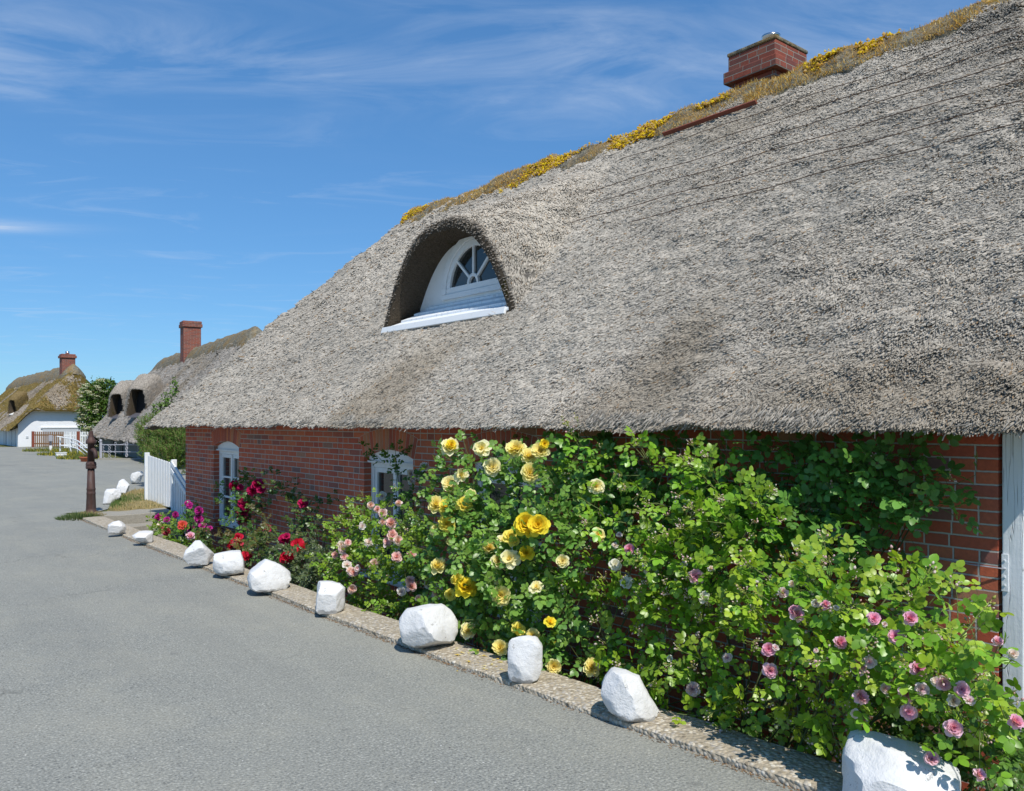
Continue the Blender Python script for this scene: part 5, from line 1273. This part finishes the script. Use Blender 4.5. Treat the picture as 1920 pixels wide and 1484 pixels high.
bush('climbing_rose', 'climbing rose with clustered crimson blooms just right of the tall narrow window', (4.25, 11.0, BED),
     [(470, 930, 4.28, 22, 30, .08, .8), (478, 980, 4.25, 22, 45, .1, .9), (490, 1030, 4.2, 28, 35, .1, .7), (430, 945, 4.25, 15, 25, .06, .4)],
     [(439, 912, 10, 'crimson'), (484, 910, 12, 'crimson'), (473, 920, 10, 'crimson'), (490, 918, 9, 'crimson'), (455, 942, 11, 'crimson'), (455, 958, 12, 'crimson'), (453, 974, 10, 'crimson'), (451, 914, 7, 'crimson'), (459, 950, 10, 'crimson'), (456, 968, 9, 'crimson')], 24, size=.034, col=DEEP_G, young=GREEN, tipp=0, plane=4.12, L=(.14, .3))
bush('climbing_rose', 'sparse climbing rose with one round crimson bloom on bare brick between the windows', (4.25, 9.2, BED),
     [(545, 920, 4.28, 25, 22, .08, .6), (560, 965, 4.25, 28, 28, .1, .6), (585, 985, 4.25, 30, 35, .1, .8), (560, 1035, 4.15, 40, 35, .12, .9), (600, 1040, 4.2, 30, 40, .12, .9), (610, 960, 4.3, 14, 25, .05, .3)],
     [(568, 944, 11, 'crimson'), (501, 992, 9, 'crimson'), (558, 1020, 12, 'red', 4.0), (566, 1028, 12, 'red', 4.0), (562, 1030, 10, 'red', 4.02)], 25, size=.034, col=DEEP_G, young=np.array([.15, .13, .04]), tipp=0, plane=4.12, L=(.14, .3))
bush('rose_bush', 'low rose with bright red blooms and reddish young leaves behind the squarish rock', (3.75, 9.9, BED),
     [(445, 1035, 3.75, 28, 26, .12, .6), (410, 1025, 3.85, 30, 28, .1, .35), (465, 1060, 3.7, 22, 25, .1, .6), (530, 1015, 3.8, 40, 30, .12, .35), (520, 1060, 3.75, 35, 30, .12, .5), (505, 985, 3.9, 25, 22, .08, .3)],
     [(447, 1009, 10, 'red'), (446, 1020, 10, 'pinkred'), (436, 1024, 10, 'red'), (441, 1018, 9, 'red'), (461, 1043, 11, 'red'), (533, 1012, 11, 'crimson'), (537, 1006, 8, 'crimson'), (536, 1047, 12, 'red'), (547, 1040, 10, 'red'), (543, 1103, 7, 'crimson', 3.55), (531, 1020, 8, 'crimson')], 26, size=.034, col=np.array([.09, .14, .03]), young=BRONZE, tipp=.05, plane=3.66, L=(.14, .3))
bush('shrub', 'low grey green small leaved shrub between red and pink roses', (3.75, 8.0, BED),
     [(575, 1060, 3.8, 40, 40, .18, .8), (600, 1095, 3.75, 45, 35, .18, .8), (555, 1090, 3.72, 30, 30, .14, .7), (610, 1040, 3.85, 35, 30, .15, .7)], [], 27, size=.017, col=np.array([.10, .145, .065]), young=np.array([.16, .21, .09]), nl=7, tipp=0, dens=.75, group='plants in the rose bed', cat='shrub', L=(.16, .3))
bush('rose_bush', 'magenta rose bush in the corner left of the tall narrow window', (4.1, 12.9, BED),
     [(372, 975, 4.15, 24, 25, .12, .9), (385, 1005, 4.1, 28, 22, .14, .9), (355, 995, 4.1, 20, 25, .12, .8), (395, 1020, 4.0, 22, 18, .12, .7)],
     [(356, 948, 7, 'magenta'), (373, 958, 8, 'magenta'), (373, 974, 9, 'magenta'), (380, 986, 8, 'magenta'), (393, 992, 7, 'magenta'), (359, 993, 7, 'magenta'), (352, 944, 6, 'magenta')], 28, size=.034, col=DEEP_G, young=GREEN, tipp=0, plane=4.0, L=(.12, .26))
bush('rose_bush', 'low bush of coral, pink and magenta roses beside the concrete steps', (3.75, 13.3, BED),
     [(310, 1000, 3.72, 22, 20, .14, 1), (335, 1005, 3.72, 26, 24, .16, 1), (325, 1025, 3.65, 24, 14, .12, .9), (352, 1020, 3.7, 18, 18, .12, .8)],
     [(297, 971, 7, 'magenta'), (308, 993, 9, 'pinkred'), (302, 986, 8, 'palepink'), (342, 985, 9, 'coral'), (313, 975, 6, 'magenta'), (329, 966, 6, 'magenta'), (357, 1006, 8, 'pink'), (312, 997, 8, 'pinkred')], 29, size=.034, col=GREEN, tipp=.05, plane=3.62, L=(.1, .22))

# ramblers at the near end
pk, pp, wh = 'pink', 'palepink', 'white'
bush('climbing_rose', 'shaded dark leaved climbing rose spread over the brick high under the eave', (4.25, 2.9, BED),
     [(1110, 860, 4.2, 50, 40, .09, 1), (1160, 900, 4.25, 60, 50, .09, 1), (1130, 960, 4.22, 50, 55, .1, 1), (1210, 960, 4.22, 60, 70, .1, 1), (1480, 850, 4.3, 80, 25, .05, .5), (1470, 910, 4.26, 90, 45, .09, 1), (1570, 900, 4.26, 80, 50, .09, .9), (1660, 880, 4.26, 70, 45, .08, .8), (1720, 885, 4.28, 45, 45, .06, .55), (1500, 990, 4.2, 90, 60, .1, 1), (1600, 990, 4.2, 90, 60, .1, 1), (1680, 980, 4.24, 70, 55, .08, .8), (1720, 950, 4.28, 40, 60, .06, .5), (1420, 1050, 4.15, 90, 70, .1, .9), (1580, 1060, 4.2, 90, 50, .1, .9), (1300, 1000, 4.2, 70, 70, .1, .9), (1560, 850, 4.3, 70, 22, .06, .8), (1650, 840, 4.3, 80, 22, .06, .7), (1740, 930, 4.28, 30, 50, .05, .6), (1180, 840, 4.28, 60, 25, .06, .6), (1380, 870, 4.26, 60, 40, .07, .9), (1440, 840, 4.3, 70, 22, .06, .9), (1300, 845, 4.28, 60, 24, .06, .8), (1240, 880, 4.26, 60, 35, .07, .9), (1600, 930, 4.26, 80, 45, .08, 1), (1700, 850, 4.3, 60, 24, .06, .8)],
     [(1571, 1002, 13, pk, 4.1), (1290, 905, 7, pp, 4.0), (1415, 977, 6, pp, 4.0)], 31, size=.048, col=np.array([.13, .31, .065]), young=np.array([.20, .40, .06]), tipp=.14, plane=4.1, L=(.14, .28), dens=3.4)
bush('rambler_rose', 'rambler rose with loose white flowers and clusters of tiny buds right of the yellow rose', (3.85, 4.0, BED),
     [(1330, 870, 3.98, 70, 28, .1, .7), (1350, 920, 3.92, 80, 45, .14, .9), (1180, 985, 3.88, 65, 45, .16, .9), (1270, 960, 3.88, 75, 50, .16, .9), (1390, 985, 3.9, 75, 60, .16, .9), (1290, 1040, 3.84, 85, 55, .18, 1), (1370, 1070, 3.86, 80, 60, .18, .9), (1180, 1150, 3.9, 55, 50, .14, .7), (1270, 1150, 3.82, 80, 60, .18, .9), (1220, 1240, 3.8, 75, 55, .16, .8), (1310, 1250, 3.78, 80, 55, .16, .9), (1270, 1320, 3.76, 55, 40, .12, .8), (1150, 1230, 3.88, 40, 60, .12, .6), (1090, 845, 3.95, 30, 28, .08, .6), (1120, 1060, 3.95, 55, 70, .16, .8), (1330, 1190, 3.82, 90, 60, .18, .9), (1230, 890, 3.95, 50, 30, .1, .6)],
     [(1305, 1082, 15, pk), (1180, 1030, 10, pk), (1153, 1059, 13, wh, 3.62), (1176, 1093, 14, wh, 3.62), (1220, 1074, 14, wh, 3.62), (1318, 1120, 13, wh, 3.62), (1161, 1003, 6, pp), (1153, 1023, 6, pp), (1224, 1033, 7, pp), (1282, 1059, 7, pp), (1333, 1067, 6, pp), (1382, 1137, 7, pp), (1299, 1293, 13, pp, 3.56), (1228, 1342, 8, pp, 3.5), (1364, 1234, 10, pp, 3.56), (1256, 1235, 7, wh, 3.6)], 32, size=.040, tipp=.75, ntip=(7, 16), plane=3.62, L=(.11, .22), col=np.array([.205, .415, .034]), dens=4.9, gap=.43)
pr = [(1467, 1112, 11, pp), (1491, 1148, 14, pk), (1441, 1218, 15, pk), (1444, 1258, 16, pk), (1495, 1153, 15, pk), (1547, 1135, 10, pk), (1530, 1132, 9, pp), (1638, 1161, 14, pk), (1706, 1161, 15, pk), (1574, 1205, 14, pk), (1679, 1194, 15, pk), (1690, 1196, 10, pp), (1870, 1203, 11, pk), (1899, 1227, 11, pp), (1658, 1171, 7, pp), (1610, 1250, 17, pk), (1630, 1242, 15, pp), (1721, 1255, 17, pk), (1768, 1282, 15, pk), (1803, 1293, 17, pk), (1700, 1300, 17, pk), (1728, 1293, 14, pp), (1613, 1308, 16, pk), (1602, 1338, 11, pp), (1704, 1336, 17, pk), (1788, 1366, 19, pk), (1747, 1423, 15, pk), (1835, 1453, 13, pk), (1903, 1355, 16, pk), (1788, 1314, 13, pp), (1818, 1314, 13, pp), (1660, 1291, 11, pp), (1484, 1095, 7, pp), (1568, 1140, 6, pp), (1530, 1220, 6, pp), (1454, 1215, 8, pp), (1755, 1278, 10, pp)]
bush('rambler_rose', 'big pink rambler rose spilling over the kerb at the near end of the wall', (3.8, 2.6, BED),
     [(1480, 1110, 3.72, 70, 55, .18, 1), (1560, 1110, 3.7, 70, 60, .18, 1), (1640, 1130, 3.68, 75, 60, .18, 1), (1720, 1150, 3.72, 70, 60, .18, 1), (1800, 1190, 3.74, 60, 65, .16, .9), (1450, 1190, 3.66, 80, 60, .2, 1), (1550, 1200, 3.62, 85, 60, .2, 1), (1650, 1220, 3.6, 85, 60, .2, 1), (1750, 1240, 3.62, 80, 60, .18, 1), (1840, 1270, 3.66, 55, 60, .16, .9), (1430, 1300, 3.68, 80, 45, .16, .9), (1530, 1290, 3.66, 75, 45, .16, .9), (1380, 1340, 3.72, 55, 45, .12, .7), (1480, 1350, 3.70, 70, 30, .12, .7), (1890, 1310, 3.8, 45, 70, .12, .8), (1700, 1330, 3.9, 80, 55, .14, .9), (1600, 1370, 3.9, 80, 45, .14, .8), (1840, 1370, 3.92, 55, 60, .14, .9), (1680, 1390, 4.1, 80, 50, .12, .9), (1800, 1330, 3.85, 60, 40, .14, .7)],
     [(a, b, c * .88, k) for a, b, c, k in pr], 33, size=.042, tipp=.72, ntip=(5, 12), plane=3.34, L=(.11, .22), col=np.array([.205, .415, .034]), young=np.array([.50, .58, .05]), dens=4.9, gap=.43)
bush('creeper', 'small leaved dark creeper low behind the largest white block', (4.0, 1.9, BED),
     [(1850, 1420, 3.75, 60, 50, .15, .9), (1900, 1400, 3.85, 40, 60, .12, .8), (1790, 1440, 3.9, 50, 40, .12, .6), (1650, 1400, 4.1, 90, 50, .12, .6), (1500, 1410, 4.1, 80, 40, .12, .5), (1380, 1420, 4.0, 70, 35, .1, .4), (1330, 1360, 4.05, 60, 40, .1, .5), (1760, 1370, 4.0, 90, 60, .14, 1), (1860, 1440, 3.8, 60, 50, .14, 1), (1690, 1320, 4.1, 80, 60, .12, .9)], [], 34, size=.026, col=np.array([.085, .18, .04]), young=GREEN, nl=5, tipp=0, group='plants in the rose bed', cat='creeper', L=(.14, .3), dens=3.6)

# ================================================================== elder, pine and far trees
def tree(name, label, cat, base, crown, n, leaf, cols, seed, kind='broad', blossoms=0, trunk_r=.09):
    r = random.Random(seed); root = thing(name, label, cat, base); LV, ST, BD = Leaves(), Sticks(), []
    bs = np.array(base); top = np.mean([c for c, _ in crown], axis=0)
    mb = MB(); mb.tube([bs, bs * .6 + top * .4 + np.array([.05, 0, 0]), top], [trunk_r, trunk_r * .7, trunk_r * .3], 8)
    for c, rad in crown:
        mb.tube([bs * .6 + top * .4, (top + c) / 2 - np.array([0, 0, .15]), c], [trunk_r * .5, trunk_r * .3, trunk_r * .12], 6)
    mb.build('trunk', M['bark'], root, smooth=True)
    tot = sum(np.prod(rad) ** (2 / 3) for _, rad in crown)
    for c, rad in crown:
        m_ = int(n * np.prod(rad) ** (2 / 3) / tot)
        for _ in range(m_):
            v = rv(r); f_ = r.uniform(.45, 1.08) ** .7 * (1.0 if kind == 'pine' or r.random() < .72 else r.uniform(1.05, 1.38)); p = c + v * rad * f_; col = np.array(cols[r.randrange(len(cols))]) * r.uniform(.7, 1.3)
            if kind == 'pine':
                d = un(v * .7 + UPV * .7 + .3 * rv(r)); ln = leaf * r.uniform(2, 4)
                for k in range(22):
                    q = p + d * ln * r.random(); nd_ = un(d * .8 + rv(r)); LV.add(q, nd_, rv(r), leaf * r.uniform(.8, 1.2), leaf * .075, col * r.uniform(.8, 1.25))
                ST.add(p, p + d * ln, .004, (.2, .13, .07))
            else:
                for k in range(3): LV.add(p + rv(r) * leaf * .6, un(v + .8 * rv(r) - UPV * .2), un(v * .6 + UPV + .6 * rv(r)), leaf * r.uniform(.7, 1.2), leaf * .3, col * r.uniform(.85, 1.15))
    V, F, C = LV.arrays(); fo = mk('crown', V, F, M['leaf_far'], root, col=C)
    if ST.p: V, F, C = ST.arrays(); tag(mk('twigs', V, F, M['cane'], root, col=C), kind='stuff')
    if blossoms:
        LB = Leaves()
        for _ in range(blossoms):
            c, rad = crown[r.randrange(len(crown))]; v = un(rv(r) + np.array([-.5, -.7, .3])); p = c + v * rad * r.uniform(.98, 1.12)
            for k in range(34):
                a = r.uniform(0, 6.28); q = math.sqrt(r.random()) * .15; LB.add(p + np.array([q * math.cos(a), q * math.sin(a), .03 * r.random() - .3 * q * q]), rv(r), un(UPV + np.array([-.2, -.4, 0]) + .3 * rv(r)), .055, .022, np.array([.66, .66, .48]) * r.uniform(.85, 1.15))
        V, F, C = LB.arrays(); tag(mk('blossoms', V, F, M['petal'], root, col=C), kind='stuff')
    return root
def lob(px, py, d, rpx, rpy): p = np.array(PD(px, py, d)); return p, np.array([rpx * d / FL, rpx * d / FL, rpy * d / FL])
g = PD(188, 836, 50.5); tree('elder_tree', 'elder tree with flat creamy white blossom heads between the two far cottages', 'tree', (g.x, g.y, 0), trunk_r=.07, crown=
     [lob(178, 740, 50.5, 24, 22), lob(200, 735, 51, 22, 22), lob(168, 768, 50, 18, 24), lob(195, 775, 50.5, 26, 28), lob(180, 805, 50, 18, 22), lob(210, 760, 51.5, 16, 26), lob(176, 822, 50, 16, 14), lob(160, 790, 50, 12, 18), lob(190, 722, 51, 12, 10)], n=3600, leaf=.13, cols=[(.10, .19, .03), (.14, .25, .045), (.07, .13, .025)], seed=51, blossoms=170)
g = PD(212, 838, 60); tree('dark_tree', 'dark blue green tree top peeping over the elder', 'tree', (g.x, g.y, 0),
     [lob(203, 730, 60, 14, 16), lob(220, 740, 60, 14, 16), lob(210, 775, 60, 18, 30)], 700, .16, [(.035, .07, .045), (.05, .09, .05)], 52)
g = G(318, 872); tree('pine_shrub', 'bushy green mountain pine growing behind the picket gate', 'shrub', (6.4, 21.2, 0),
     [lob(298, 825, 20.5, 34, 28), lob(330, 815, 20.0, 34, 32), lob(285, 808, 21, 22, 18), lob(310, 858, 19.6, 34, 24), lob(345, 850, 19.6, 26, 34), lob(360, 800, 21, 40, 30), lob(318, 800, 21, 25, 18)], 2400, .062, [(.13, .25, .045), (.18, .30, .06), (.09, .17, .035)], 53, kind='pine', trunk_r=.06)
g = PD(323, 740, 24); tree('young_tree', 'slender leafy shoots rising against the grey thatch behind the main roof', 'tree', (g.x + .1, g.y, 0),
     [lob(326, 728, 24, 5, 12), lob(312, 752, 24, 7, 12), lob(296, 768, 24, 7, 9), lob(330, 775, 24, 16, 16)], 260, .09, [(.12, .21, .04), (.16, .26, .06)], 54, trunk_r=.03)
